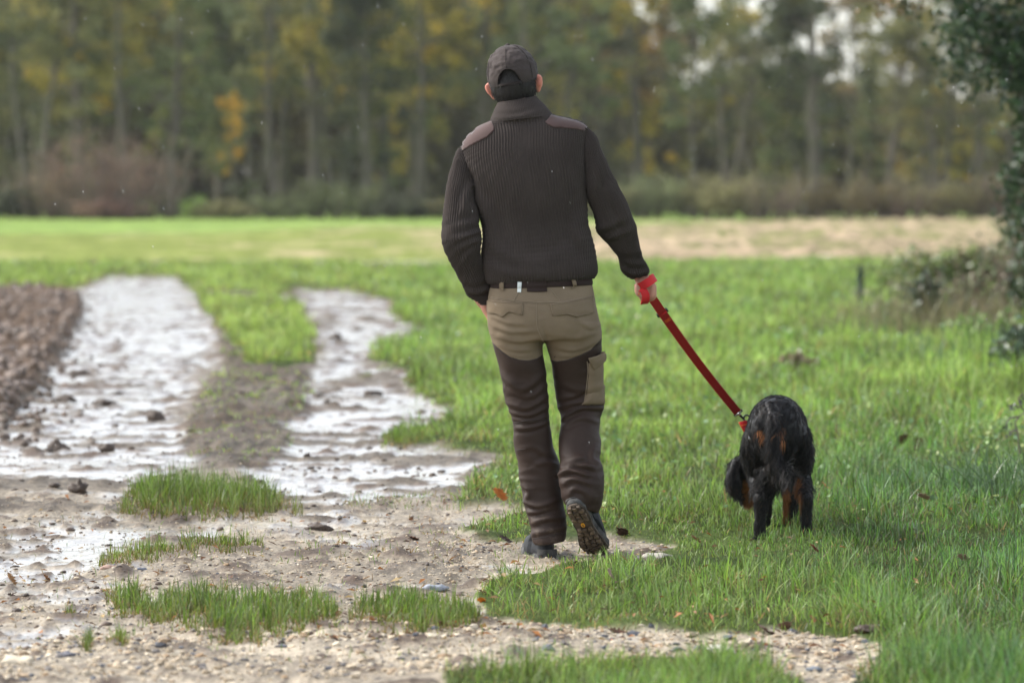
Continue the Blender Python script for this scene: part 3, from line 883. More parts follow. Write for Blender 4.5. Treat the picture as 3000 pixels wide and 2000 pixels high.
def place(pair, names, x, Y, sc, rz, col, label, cat, group, kind=None):
    t = thing(names, label, cat, (x, Y, 0), group)
    t.rotation_euler = (0, 0, rz); t.scale = (sc[0], sc[0], sc[1])
    a = link("trunk" if cat == "tree" else "stems", pair[0], None, t)
    b = link("crown" if cat == "tree" else "foliage", pair[1], None, t); b.color = (*col, 1)
    b['kind'] = 'stuff'
    return t

OLV = (.25, .235, .11); GRN = (.19, .215, .10); YEL = (.42, .34, .090); BRN = (.29, .21, .115); DRK = (.085, .095, .055); GLD = (.62, .38, .08); PAL = (.19, .19, .11); RED = (.22, .14, .105)
WOODG = "trees along the far edge of the field"
def px_x(px, Y): return (px - 1500) / FPX * Y
FRONT_TREES = [  # photo x, distance, variant, scale, colour, label
    (-120, 204, 0, 1.0, OLV, "dense olive tree at the far left end of the wood"),
    (95, 202, 1, 1.05, OLV, "forked olive tree whose dark double trunk stands near the left edge"),
    (245, 206, 0, 1.0, YEL, "yellowing dense tree left of the reddish brush"),
    (365, 200, 4, 1.05, OLV, "slender tree with a pale trunk rising from the reddish brush"),
    (505, 205, 5, 1.1, GRN, "leaning green tree beside the golden sapling"),
    (800, 203, 4, 1.05, OLV, "slender greenish tree just right of the golden sapling"),
    (925, 207, 0, 1.1, YEL, "broad yellow-green tree left of the dark ivied tree"),
    (1075, 199, 2, 1.0, DRK, "dark tree smothered in ivy to the ground left of the man"),
    (1225, 205, 1, 1.05, YEL, "forked yellow-leaved tree just left of the man's head"),
    (1400, 206, 0, 1.05, OLV, "broad dull olive tree standing directly behind the man"),
    (1600, 203, 3, 1.0, GRN, "open green tree just right of the man's cap"),
    (1760, 205, 4, 1.0, YEL, "slender yellow-tinged tree right of the man's shoulder"),
    (2035, 202, 4, .92, GRN, "slender tree with dark stems left of the bright sky gaps"),
    (2130, 207, 3, .95, OLV, "open olive tree under the left bright sky gap"),
    (2385, 199, 2, 1.12, DRK, "dark ivied tree with a thick trunk between the sky gaps"),
    (2585, 204, 5, .80, OLV, "leaning brown-green tree right of the dark ivied trunk"),
    (2760, 203, 1, .76, OLV, "forked dull tree near the right edge with bare lower stems"),
    (2880, 205, 4, .8, PAL, "pale-trunked slender tree at the right beside the ivy"),
    (3090, 204, 0, .8, OLV, "dense olive tree beyond the right edge behind the ivy"),
]
g_ = np.random.default_rng(5)
for i, (px, Y, v, s, c, lb) in enumerate(FRONT_TREES):
    place(TV[v], "tree", px_x(px, Y), Y, (s, s), g_.uniform(0, 6.28), c, lb, "tree", WOODG)
tg = place(TV[4], "tree", px_x(690, 198), 198, (.34, .45), 1.0, GLD, "small golden-leaved sapling bright against the wood", "tree", WOODG)
# second and third rows: nothing in the photograph tells these apart
back = []
for k in range(15):
    back.append((-250 + k * 150 + g_.uniform(-40, 40), g_.uniform(214, 224), g_.integers(0, 3), g_.uniform(.95, 1.15)))
for k in range(8):
    back.append((-150 + k * 230 + g_.uniform(-50, 50), g_.uniform(228, 240), g_.integers(0, 3), g_.uniform(1.05, 1.25)))
for k in range(7):
    back.append((2080 + k * 160 + g_.uniform(-30, 30), g_.uniform(214, 226), [4, 3, 5][k % 3], g_.uniform(.58, .72)))
for k in range(10):
    back.append((1880 + k * 120 + g_.uniform(-30, 30), g_.uniform(208, 228), [3, 5, 4][k % 3], g_.uniform(.86, 1.12)))
for k in range(9):
    back.append(([-420, -620, -830, -1050, -1280, 3280, 3500, 3740, 4000][k], g_.uniform(202, 222), k % 3, g_.uniform(.9, 1.1)))
for px, Y, v, s in back:
    c = [OLV, GRN, PAL, BRN, YEL][g_.integers(0, 5)]
    place(TV[v], "tree", px_x(px, Y), Y, (s, s), g_.uniform(0, 6.28), c, "blurred tree deeper in the wood behind the front row", "tree", "trees deeper in the wood")
SHG = "shrubs along the foot of the wood"
for px, Y, v, sx, sz, c, lb in [
    (20, 197, 2, 1.5, 1.0, DRK, "dark green low shrub at the left end of the wood"),
    (150, 196, 1, 1.0, .75, BRN, "brown twiggy brush beside the forked tree at the left"),
    (255, 195, 1, 1.1, 1.0, RED, "reddish bare brush, leftmost of the reddish pair"),
    (400, 194, 1, 1.35, 1.0, RED, "largest reddish brown brush left of the green gaps"),
    (335, 192, 2, 1.2, .55, RED, "low reddish scrub at the field edge under the brush"),
    (430, 199, 2, .42, .55, (.30, .42, .11), "bright green added bush standing in for sunlit field seen through the brush"),  # this and the next: added bushes in place of field glimpsed through gaps
    (580, 199, 2, .7, .6, (.30, .42, .11), "bright green added bush standing in for sunlit field under the golden sapling"),
    (690, 195, 2, 1.3, .7, OLV, "low olive shrub right of the bright green gap"),
    (830, 196, 2, 1.4, .9, GRN, "low green shrub under the slender greenish tree"),
    (980, 196, 0, 1.0, .8, GRN, "rounded green shrub left of the dark ivied tree"),
    (1160, 195, 2, 1.3, 1.0, DRK, "dark low shrub right of the dark ivied tree"),
    (1320, 196, 2, 1.4, .9, OLV, "olive shrub behind the man's left elbow"),
    (1720, 195, 0, 1.3, .7, OLV, "olive shrub right of the man's shoulder at field edge"),
    (1880, 196, 0, 1.1, .9, GRN, "green shrub behind the man's right arm"),
    (2080, 195, 0, 1.3, .9, OLV, "olive shrub at the foot of the dark-stemmed tree"),
    (2240, 194, 1, 1.1, .8, OLV, "loose olive brush left of the thick ivied trunk"),
    (2480, 195, 0, 1.2, .85, (.17, .145, .07), "brownish shrub right of the thick ivied trunk"),
    (2640, 195, 1, 1.1, .8, OLV, "twiggy olive brush under the leaning tree"),
    (2790, 196, 0, 1.1, .8, OLV, "dull green shrub beside the pale trunk at the right"),
    (2960, 195, 1, 1.2, .9, (.17, .145, .08), "brown brush behind the ivy-clad tree at the right edge")]:
    if px > 600: sz *= .72
    place(BV[v], "shrub", px_x(px, Y), Y, (sx, sz), g_.uniform(0, 6.28), c, lb, "shrub", SHG)

def far_wood():
    g = np.random.default_rng(61); n = 78000
    px = g.uniform(-1500, 4300, n); Y = g.uniform(246, 285, n)
    top = np.interp(px, [-900, 1500, 1850, 2000, 3900], [17, 17, 15, 9.3, 9.0]) * (.85 + .3 * fbm(np.stack([px * .004, 0 * px], -1), 3, 62))
    z = g.random(n) ** .8 * top
    ok = (vn(np.stack([px * .012, z * .55, 0 * z], -1), 63) > -.86) | (z < 5) 
    C0 = np.stack([(px - 1500) / FPX * Y, Y, z], -1)[ok]; n = len(C0)
    V, F = leaf_quads(C0, g.uniform(.35, .8, n), g)
    t = vn(C0 * .35, 64)[:, None]
    c = np.array([.185, .175, .09]) * (1 + .6 * t) * g.uniform(.8, 1.2, (n, 1)) + np.clip(vn(C0 * .22, 65)[:, None], 0, 1) * np.array([.08, .05, .0])
    me = mesh_np("far_wood", V, F); set_attr(me, "gcol", np.repeat(np.clip(c, .01, 1), 4, 0), 'FLOAT_COLOR')
    o = tag(link("far_wood", me, M['foliage']), label="mass of blurred foliage deep in the wood", cat="wood", kind='stuff'); o.color = (1, 1, 1, 1)
far_wood()

# ------------------------------------------------------------------ ivy-clad tree, brambles and plants on the right
def ivy_leaves(C0, N, size, g, pal, droop=.6):
    """Small pointed five-cornered leaves facing along N, hanging down."""
    n = len(C0)
    N = N + g.normal(0, .45, (n, 3)); N /= np.linalg.norm(N, axis=1)[:, None]
    dn = np.array([0, 0, -1.0]) * droop + g.normal(0, .45, (n, 3)); dn -= N * (dn * N).sum(1)[:, None]; dn /= np.linalg.norm(dn, axis=1)[:, None]
    sd = np.cross(N, dn)
    uv = [(-.15, 0), (.05, .55), (.45, .38), (1.0, 0), (.45, -.38), (.05, -.55)]
    P = [C0 + size[:, None] * (a * dn + b * sd) - N * (abs(b) * .25 * size[:, None]) for a, b in uv]
    V = np.stack(P, 1).reshape(-1, 3)
    T = np.array([[0, 1, 2, 3], [0, 3, 4, 5]])
    F = (np.arange(n)[:, None, None] * 6 + T[None]).reshape(-1, 4)
    c = pal[g.integers(0, len(pal), n)] * g.uniform(.7, 1.3, (n, 1))
    return V, F, np.repeat(c, 6, 0)

IVY = np.array([(.022, .05, .018), (.03, .065, .022), (.04, .085, .025), (.055, .09, .03), (.025, .045, .025)])
def ivy_tree():
    g = np.random.default_rng(71)
    Yt = 36.0
    b = at(3085, 1000, Yt); bx = b[0]
    t = thing("ivy_tree", "ivy-clad tree whose trunk and hanging sprays fill the right edge", "tree", (bx, Yt, 0))
    mb = MB()
    P = np.stack([bx + np.array([.12, .05, 0, -.02, .02, .08, .1]), np.full(7, Yt), np.array([-.1, .5, 1.1, 1.7, 2.3, 3.1, 4.4])], -1)
    mb.add(*tube(P, [.24, .18, .16, .155, .15, .14, .1], 12))
    br = []
    for z, dx, dy, dz, L in [(2.25, -.75, .1, .25, .95), (2.55, -.9, -.2, .28, 1.0), (2.9, -.95, .3, .2, 1.1), (2.4, -.5, -.3, .05, .7), (3.2, -.9, 0, .1, 1.1), (2.05, -.35, .2, .35, .55), (2.7, .8, .2, .3, 1), (3.3, .7, -.3, .2, 1)]:
        p0 = np.array([bx, Yt, z]); d = np.array([dx, dy, dz])
        q = smooth_path(np.stack([p0, p0 + d * L * .5 + [0, 0, .08], p0 + d * L]), 7)
        mb.add(*tube(q, np.linspace(.045, .012, 7), 6)); br.append(q)
    V, F = mb.get(); part("trunk", V, F, M['bark'], t)
    # ivy on the trunk
    n = 3600; z = g.uniform(0, 3.6, n); a = g.uniform(0, 6.28, n)
    bul = .28 + .10 * vn(np.stack([z * 2.2, a, 0 * a], -1), 72) + .08 * np.exp(-((z - 1.1) / .3) ** 2)
    r = bul * g.uniform(.75, 1.1, n)
    N = np.stack([np.cos(a), np.sin(a), 0 * a], -1)
    C0 = np.stack([bx + .0 * z, np.full(n, Yt), z], -1) + N * r[:, None]
    Cs, Ns = [C0], [N]
    for q in br:
        m = 330; k = g.integers(1, 7, m); o = g.normal(0, 1, (m, 3)) * np.array([.16, .16, .10])
        c = q[k] + o; c[:, 2] -= np.abs(g.normal(0, .16, m)) * (k / 6)
        Cs.append(c); Ns.append(g.normal(0, 1, (m, 3)) + [0, -.6, .5])
    # hanging sprays
    spr = MB()
    for sx, sy in [(2790, 215), (2830, 190), (2860, 220), (2900, 200), (2925, 260), (2955, 240), (2980, 300), (2880, 120), (2820, 110), (2940, 140), (2990, 160), (2770, 90), (2985, 410), (2992, 520), (2975, 640), (2960, 690)]:
        e = at(sx, sy, Yt + g.normal(0, .25)); s0 = e + [g.uniform(.0, .2), g.normal(0, .1), g.uniform(.3, .7)]
        q = smooth_path(np.stack([s0, (s0 + e) / 2 + g.normal(0, .04, 3), e]), 12); spr.add(*tube(q, .004, 4))
        m = 90; k = g.integers(0, 12, m); Cs.append(q[k] + g.normal(0, .055, (m, 3))); Ns.append(g.normal(0, .6, (m, 3)) + [0, -1, .1])
    C0, N = np.concatenate(Cs), np.concatenate(Ns)
    V, F, c = ivy_leaves(C0, N, g.uniform(.03, .06, len(C0)), g, IVY)
    part("ivy_leaves", V, F, M['ivyleaf'], t, True, kind='stuff', attrs=[("gcol", c, 'FLOAT_COLOR')])
    V, F = spr.get(); part("hanging_stems", V, F, M['twig'], t)
ivy_tree()

def top_spray():
    """Sparse yellowish leaves hanging in at the very top, right of the sky gaps."""
    g = np.random.default_rng(73); Y = 36.3
    o = thing("leafy_branch", "thin branch with a few yellow-green leaves hanging in at the top right", "branch", tuple(at(2700, -20, Y)))
    q = smooth_path(at(np.array([2960, 2850, 2740, 2640, 2560]), np.array([-110, -80, -50, -25, -12]), Y), 14)
    part("stem", *tube(q, np.linspace(.016, .004, 14), 6), M['twig'], o)
    C0 = np.concatenate([q[g.integers(3, 14, 90)] + g.normal(0, .07, (90, 3)) - [0, 0, .07], at(g.normal(2665, 22, 36), g.normal(18, 16, 36), Y)])
    V, F, c = ivy_leaves(C0, g.normal(0, .6, (len(C0), 3)) + [0, -1, 0], g.uniform(.03, .05, len(C0)), g, np.array([(.16, .13, .03), (.09, .10, .03), (.2, .12, .04)]))
    part("leaves", V, F, M['ivyleaf'], o, kind='stuff', attrs=[("gcol", c, 'FLOAT_COLOR')])
top_spray()

def bramble(px, py, w, h, n, twigs, label, seed, pal, Yo=0, leaf=.035, arch=.8, name="bramble_bush", cat="shrub"):
    g = np.random.default_rng(seed)
    b = ground_at(px, py); t = thing(name, label, cat, (b[0], b[1] + Yo, 0), "brambles and weeds at the right edge of the meadow")
    b = np.array([b[0], b[1] + Yo, 0]); mb = MB(); pts = []
    for i in range(twigs):
        a = g.uniform(0, 6.28); d = np.array([math.cos(a), math.sin(a) * .8, 0]); r = g.uniform(.1, 1) * w
        hh = h * g.uniform(.5, 1.1)
        q = np.stack([b + d * r * .2, b + d * r * .4 + [0, 0, hh * .75], b + d * r * .75 + [0, 0, hh], b + d * r * 1.1 + [0, 0, hh * (1 - arch * .45)]]) + g.normal(0, .03, (4, 3))
        q[0, 2] = 0
        q = smooth_path(q, 14); mb.add(*tube(q, np.linspace(.006, .0022, 14), 4)); pts.append(q[3:])
    pts = np.concatenate(pts)
    C0 = pts[g.integers(0, len(pts), n)] + g.normal(0, .035, (n, 3)); C0[:, 2] = np.maximum(C0[:, 2], .02)
    V, F = mb.get(); part("stems", V, F, M['twig'], t)
    V, F, c = ivy_leaves(C0, g.normal(0, .7, (n, 3)) + [0, -.5, .6], g.uniform(.6, 1.3, n) * leaf, g, pal)
    part("leaves", V, F, M['ivyleaf'], t, kind='stuff', attrs=[("gcol", c, 'FLOAT_COLOR')])
    return t
DULL = np.array([(.19, .22, .09), (.14, .185, .08), (.25, .24, .13), (.095, .13, .065), (.28, .225, .13)])
LITE = np.array([(.20, .28, .06), (.15, .23, .055), (.27, .32, .08)])
bramble(2965, 985, .34, .74, 620, 80, "tall grey-green bramble thicket at the right edge under the ivy", 81, DULL)
bramble(2850, 985, .40, .50, 430, 60, "dull bramble bush left of the thicket under the ivy", 82, DULL)
bramble(2700, 935, .55, .40, 420, 26, "low arching bramble in front of the tan stubble", 83, np.concatenate([DULL, LITE]), leaf=.045)
bramble(2700, 985, .18, .50, 260, 12, "leaning dark leafy weed before the low arching bramble", 84, np.array([(.045, .075, .03), (.06, .08, .035), (.09, .10, .05)]), leaf=.055)
bramble(2985, 1110, .3, .34, 420, 26, "bluish leafy weed at the right edge below the bramble thicket", 85, np.array([(.07, .11, .06), (.10, .15, .08), (.06, .09, .05)]), leaf=.05)
bramble(2610, 960, .3, .22, 300, 20, "small pale weed between the dark sapling and the brambles", 86, np.concatenate([DULL, LITE]), leaf=.045)
bramble(2330, 1100, .26, .13, 260, 16, "low brownish weed patch behind the dog", 88, np.array([(.16, .12, .06), (.12, .13, .05), (.20, .16, .08)]), leaf=.04)

for a in [(2760, 880, .7, .55, 1500, 90, "tall pale weeds standing behind the low arching bramble", 111, np.concatenate([DULL, LITE, LITE]), .05),
          (2890, 880, .6, .62, 620, 90, "tall olive weeds crowding the right edge behind the thicket", 112, np.concatenate([DULL, LITE]), .05),
          (2640, 860, .8, .38, 1300, 70, "mid-height yellow-green weeds right of the dark sapling", 113, LITE, .05),
          (2990, 900, .45, .95, 620, 80, "tallest brown-green weeds at the right edge under the ivy", 114, DULL, .05),
          (2880, 1040, .5, .26, 500, 50, "knee-high leafy green weeds in front of the dull bramble bush", 115, LITE * np.array([.7, .85, .9]), .04)]:
    bramble(*a[:7], a[7], a[8], leaf=a[9], arch=.25, name="tall_weeds", cat="weeds")

def sapling():
    g = np.random.default_rng(91); b = ground_at(2518, 905)
    t = thing("conifer_sapling", "small dark green upright sapling standing in the meadow", "sapling", tuple(b))
    part("stem", *tube(np.stack([b + [0, 0, -.02], b + [.005, 0, .25], b + [.012, 0, .50]]), [.012, .01, .005], 6), M['twig'], t)
    n = 520; z = g.random(n); r = np.interp(z, [0, .1, .3, .45, .9, 1], [.02, .06, .085, .045, .03, .008]) * g.uniform(.4, 1.1, n); a = g.uniform(0, 6.28, n)
    N = np.stack([np.cos(a), np.sin(a), .2 + 0 * a], -1)
    C0 = b + np.stack([np.cos(a) * r + .012 * z, np.sin(a) * r, .03 + z * .46], -1)
    V, F, c = ivy_leaves(C0, N, g.uniform(.014, .03, n), g, np.array([(.035, .07, .035), (.05, .09, .045), (.025, .05, .03)]))
    part("foliage", V, F, M['ivyleaf'], t, kind='stuff', attrs=[("gcol", c, 'FLOAT_COLOR')])
sapling()

def twig_plant():
    g = np.random.default_rng(93); Y = float(ground_at(2985, 1370)[1])
    b = ground_at(2990, 1370)
    t = thing("briar_sprig", "bent purple briar sprig with dark oval leaves at the right edge", "plant", tuple(b))
    mb = MB(); Cs = []
    for xs, ys in [([2990, 2982, 2975, 2990, 3020], [1365, 1270, 1240, 1215, 1200]), ([2985, 2960, 2945], [1220, 1225, 1245]), ([3010, 2990, 2985, 3000], [1210, 1190, 1165, 1150]), ([2985, 2970, 2955], [1195, 1185, 1188]), ([2978, 2965, 2958], [1262, 1262, 1275])]:
        q = smooth_path(at(np.array(xs, float), np.array(ys, float), Y + g.normal(0, .03)), 12); mb.add(*tube(q, np.linspace(.0045, .0022, 12), 5)); Cs.append(q[2:])
    V, F = mb.get(); part("stem", V, F, M['purple'], t)
    pts = np.concatenate(Cs)
    for k in range(26):
        c = pts[g.integers(0, len(pts))] + g.normal(0, .012, 3); a = g.normal(0, 1, 3) + [-.6, 0, -.2]; a /= np.linalg.norm(a)
        nrm = g.normal(0, .5, 3) + [0, -.6, .8]; s = np.cross(nrm, a); s /= np.linalg.norm(s); L = g.uniform(.016, .026)
        V = np.array([c, c + a * L * .4 + s * L * .34, c + a * L + s * .0, c + a * L * .4 - s * L * .34, c + a * L * .75 + s * L * .26, c + a * L * .75 - s * L * .26, c + a * L * 1.25])
        F = np.array([[0, 1, 3, 3], [1, 4, 5, 3], [4, 6, 5, 5]])
        part("leaf", V, [np.array([[0, 1, 3], [4, 6, 5]]), np.array([[1, 4, 5, 3]])], M['ivyleaf'], t, attrs=[("gcol", np.repeat([[.06, .075, .045]], 7, 0) * g.uniform(.6, 1.5), 'FLOAT_COLOR')])
M['purple'] = simple_mat("purple_stem", (.12, .075, .085), .5, .3)
twig_plant()

def tussock(px, py, n, hmin, hmax, w, label, seed, spread=.25, pal=None, lean=(.5, .35)):
    g = np.random.default_rng(seed); b = ground_at(px, py)
    X = b[0] + g.normal(0, spread, n); Y = b[1] + g.normal(0, spread * 1.6, n)
    c = pal[g.integers(0, len(pal), n)] * g.uniform(.8, 1.2, (n, 1))
    V, F, Cc = blades(X, Y, gsample('h', X, Y), g.uniform(hmin, hmax, n), g.uniform(.6, 1.2, n) * w, np.abs(g.normal(lean[0], lean[1], n)), c, c * .8, seed, bend=.9)
    return solo("grass_tussock", V, F, M['tussock'], label, "grass tussock", "long-bladed tussocks at the right edge", base=b, attrs=[("gcol", Cc, 'FLOAT_COLOR')])
M['tussock'] = attr_mat("wet_long_blade", .28, .6, .3)
LONG = np.array([(.06, .12, .035), (.09, .16, .05), (.12, .19, .08), (.07, .13, .05)])
tussock(2955, 1480, 190, .16, .34, .008, "tall long-bladed tussock with glossy blades at the right edge", 95, .13, LONG)
tussock(2840, 1470, 40, .12, .26, .008, "bent pale-bladed tussock left of the tall one", 96, .16, LONG * 1.15, (.9, .4))
tussock(2790, 985, 900, .22, .48, .012, "tall pale dry grass among the brambles at the right", 121, .55, np.array([(.26, .24, .11), (.20, .22, .09), (.32, .27, .14), (.14, .19, .06)]), (.3, .2))
tussock(2960, 1000, 700, .25, .55, .012, "tall brownish dry grass at the right edge below the ivy", 122, .4, np.array([(.22, .18, .10), (.17, .16, .08), (.28, .22, .13)]), (.35, .2))
tussock(2690, 1500, 22, .08, .2, .006, "sparse glossy tussock right of the dog", 97, .2, LONG, (.9, .4))
tussock(2900, 1080, 420, .15, .30, .011, "soft tall grass tussock at the foot of the bramble thicket", 98, .35, LONG * np.array([.9, 1, 1.1]), (.3, .2))

def meadow_weeds():
    g = np.random.default_rng(99); n = 24000
    Y = (math.sqrt(16.5) + g.random(n) * (math.sqrt(76) - math.sqrt(16.5))) ** 2; X = g.uniform(-1, 1, n) * (.134 * Y + .2)
    sg = gsample('sg', X, Y); pt = fbm(np.stack([X * 1.6, Y * .6], -1), 2, 92)
    ok = (sg < -6) & (gsample('far', X, Y) < .4) & (g.random(n) < .35 + 1.6 * pt + .3 * (X > 0))
    X, Y, pt = X[ok], Y[ok], pt[ok]; n = len(X)
    C0 = np.stack([X, Y, gsample('h', X, Y) + g.uniform(.02, .11, n) * (.7 + .8 * np.clip(pt, 0, 1))], -1)
    pal = np.array([(.20, .33, .08), (.28, .38, .11), (.13, .25, .07), (.36, .42, .16), (.20, .32, .16), (.08, .15, .05)])
    V, F, c = ivy_leaves(C0, g.normal(0, .6, (n, 3)) + [0, -.3, .8], g.uniform(.012, .03, n) * np.clip(Y / 22, .8, 2), g, pal, .3)
    me = mesh_np("meadow_weeds", V, F); set_attr(me, "gcol", c, 'FLOAT_COLOR')
    tag(link("meadow_weeds", me, M['weed']), label="small broad-leaved weeds growing through the meadow grass", cat="weeds", kind='stuff')
M['weed'] = attr_mat("weed_leaf", .4, .5, .35)
meadow_weeds()

# ------------------------------------------------------------------ fallen leaves, clods and stones that can be told apart
def oak_leaf(p, size, az, tilt, col, label, seed, up=0.0):
    size = size * .62
    g = np.random.default_rng(seed)
    k = 22; s = np.linspace(0, 1, k)
    wdt = (.10 + .34 * np.sin(np.pi * np.clip(s, 0, 1) ** .8) ** .9) * (1 + .28 * np.sin(s * 26)) * (s < .985) * (s > .04) + .012
    curl = .13 * g.uniform(.3, 1.4); fold = g.uniform(.05, .3)
    rows = []
    for v in (-1, -.5, 0, .5, 1):
        x = s - .5; y = v * wdt; z = curl * (x ** 2) * 1.6 + fold * np.abs(y) * .9 + .03 * np.sin(s * 17 + v * 4) + .02 * g.normal(0, 1, k)
        rows.append(np.stack([x, y, z], -1))
    top = np.stack(rows, 1) * size
    V = np.concatenate([top.reshape(-1, 3), top.reshape(-1, 3) - [0, 0, size * .018]])
    i = np.arange(k - 1)[:, None] * 5; j = np.arange(4)[None]
    F1 = np.stack([i + j, i + 5 + j, i + 5 + j + 1, i + j + 1], -1).reshape(-1, 4); n = k * 5
    per = [a * 5 for a in range(k)] + [(k - 1) * 5 + b for b in range(1, 5)] + [a * 5 + 4 for a in range(k - 2, -1, -1)] + [3, 2, 1]
    per = np.array(per); nx = np.roll(per, -1)
    F = np.concatenate([F1, F1[:, ::-1] + n, np.stack([per, nx, nx + n, per + n], -1)])
    Rm = np.array((Matrix.Rotation(az, 3, 'Z') @ Matrix.Rotation(tilt, 3, 'Y') @ Matrix.Rotation(g.normal(0, .3), 3, 'X')))
    W = V @ Rm.T + p; W[:, 2] += -W[:, 2].min() + p[2] * 1.0 + up - .004
    c = np.repeat([col], len(V), 0) * (1 + .35 * fbm(V / size * 6, 2, seed)[:, None]) * (1 - .25 * (np.abs(V[:, 1:2]) < size * .015))
    o = thing("fallen_leaf", label, "leaf", tuple(W.mean(0) * [1, 1, 0] + [0, 0, W[:, 2].min()]), "fallen leaves lying along the track")
    part("blade", W, F, M['leaf'], o, attrs=[("gcol", np.clip(c, 0, 1), 'FLOAT_COLOR')])
    st = (np.array([[-.5, 0, .1], [-.62, .03, .1], [-.78, .02, .16]]) * size) @ Rm.T
    st = st - st[0] + (W[2] + W[2]) / 2
    part("stalk", *tube(st, [size * .018, size * .014, size * .012], 5), M['leafstalk'], o)
M['leafstalk'] = simple_mat("leaf_stalk", (.16, .09, .05), .6, .2)
BR = (.13, .062, .035); TAN = (.34, .20, .10); ORG = (.48, .17, .04); DKB = (.065, .036, .025); PNK = (.40, .28, .22); PALE = (.50, .38, .27)
LEAVES = [(34, 1690, .085, .7, 1.1, TAN, "tan oak leaf propped upright in the water at the left edge", .0), (138, 1672, .055, .3, .9, (.30, .15, .07), "small upright brown leaf right of the tan propped leaf", 0),
    (35, 1722, .05, .2, .3, DKB, "small dark leaf in the puddle below the tan propped leaf", 0),
    (1466, 1492, .10, 1.2, .9, ORG, "bright orange oak leaf standing in the grass left of the man's leg", .03), (1482, 1602, .085, .4, .5, DKB, "dark brown leaf at the grass edge left of the man's boots", .0),
    (1420, 1772, .07, .3, .5, BR, "brown leaf at the tip of the meadow below the man", .0), (1411, 1786, .05, 1.0, .8, (.75, .26, .03), "small vivid orange leaf beside the brown leaf below the man", .0),
    (1788, 1760, .075, .9, .8, PNK, "pale pinkish leaf sunk in the grass below the man's boots", .04), (1812, 1862, .10, .1, .25, BR, "brown leaf at the lower grass edge above the gravel", .0),
    (2245, 1858, .12, .2, .6, (.20, .12, .09), "largest brown crumpled leaf at the edge of the lower gravel", .0), (2300, 1850, .085, 1.4, .7, (.26, .16, .12), "brown curled leaf right beside the largest crumpled leaf", .0),
    (2529, 1852, .06, .9, 1.0, PALE, "pale leaf standing in the grass at the right end of the gravel", .03), (2822, 1700, .07, .5, .6, PNK, "pale pink leaf lying on the grass at the right", .06),
    (2040, 1612, .07, .6, .7, TAN, "tan leaf in the grass edge between man and dog", .02), 
    (1822, 1590, .08, 2.0, .6, DKB, "dark brown leaf on the ground right of the raised boot", .0), 
    (2648, 1340, .08, 1.5, 1.2, (.13, .08, .04), "dark brown leaf hanging upright in the grass right of the dog", .03), (2690, 1338, .07, 1.2, 1.2, (.18, .12, .05), "olive brown leaf next to the dark one right of the dog", .03),
    (2420, 1478, .06, .4, .7, (.50, .2, .06), "orange leaf in the grass close to the dog's right side", .06), (2386, 1690, .07, .6, .8, (.22, .06, .045), "reddish leaf in the grass below the dog", .05),
    (2706, 1530, .075, .5, .5, PNK, "pale crumpled leaf right of the sparse glossy tussock", .06), 
    (1300, 1862, .07, .9, .8, BR, "brown leaf in front of the clump beside the widest clump", .0), (708, 1502, .045, .3, .9, (.32, .20, .17), "pinkish leaf in front of the tall domed clump", .0),
    (1214, 1590, .06, .5, .4, (.24, .10, .05), "red-brown leaf lying on the gravel left of the man", .0), ]
for i, (px, py, s, az, ti, c, lb, up) in enumerate(LEAVES):
    p = ground_at(px, py); p[2] = float(gsample('h', p[:1], p[1:2])[0])
    oak_leaf(p, s * p[1] / 14.8, az, ti * .9, c, lb, 300 + i, up)

def lump(px, py, s, col, label, name, cat, seed, mat, flat=.7):
    flat = flat * .75
    p = ground_at(px, py); g = np.random.default_rng(seed)
    V, F = ellipsoid((0, 0, 0), (s, s * .8, s * flat), n=12, m=18)
    d = 1 + .95 * fbm(V / s * 2.1 + seed, 4, seed); V = V * d[:, None]
    V = V + p + [0, 0, s * flat * .45 + float(gsample('h', p[:1], p[1:2])[0])]
    solo(name, V, F, mat, label, cat, attrs=[("gcol", np.repeat([col], len(V), 0), 'FLOAT_COLOR')])
MU = (.07, .048, .034)
for i, a in enumerate([(985, 985, .055, "largest dark mud clod standing in the right rut", .9), (232, 1090, .075, "brown mud clod at the left side of the far puddle", .6), (455, 1228, .05, "lone dark clod right of the puddle's middle", .9),
                       (312, 1310, .04, "small dark clod in the puddle above the tall domed clump", 1.0), (170, 1310, .055, "pointed clod in the shallow water at the left", .9), (195, 1172, .07, "broad mud clod amid the left shallows", .6), (305, 1185, .07, "flat mud clod right of the broad one in the shallows", .4),
                       (232, 1445, .035, "small upright clod on the mud left of the tall domed clump", 1.3), (1090, 1155, .06, "mud clod in the right rut beside the meadow edge", .5), (930, 1545, .05, "mud lump on the bare strip between the clumps and the man", .5), (2550, 1862, .045, "dark mud lump at the right end of the lower gravel", .5)]):
    lump(a[0], a[1], a[2], MU, a[3], "mud_clod", "mud clod", 400 + i, M['mudclod'], a[4])
for i, a in enumerate([(2110, 1925, .045, (.66, .62, .55), "flat white stone in the lower gravel at the right"), (2385, 1958, .024, (.2, .22, .25), "small blue-grey pebble in the lower gravel at the right"), (1920, 1650, .05, (.55, .50, .42), "pale flat stone in the grass right of the boots"), (1275, 1728, .04, (.30, .32, .36), "grey wet stone behind the second gravel clump"),
                       (60, 1945, .05, (.62, .54, .41), "big cream stone at the bottom left corner"), (195, 1925, .028, (.15, .15, .17), "dark stone left of centre in the lower gravel"), (318, 1667, .035, (.36, .24, .19), "flat reddish stone under the narrow grass row"), (415, 1662, .02, (.13, .14, .17), "small blue-black stone under the narrow grass row")]):
    lump(a[0], a[1], a[2], a[3], a[4], "stone", "stone", 450 + i, M['stone'], .4)
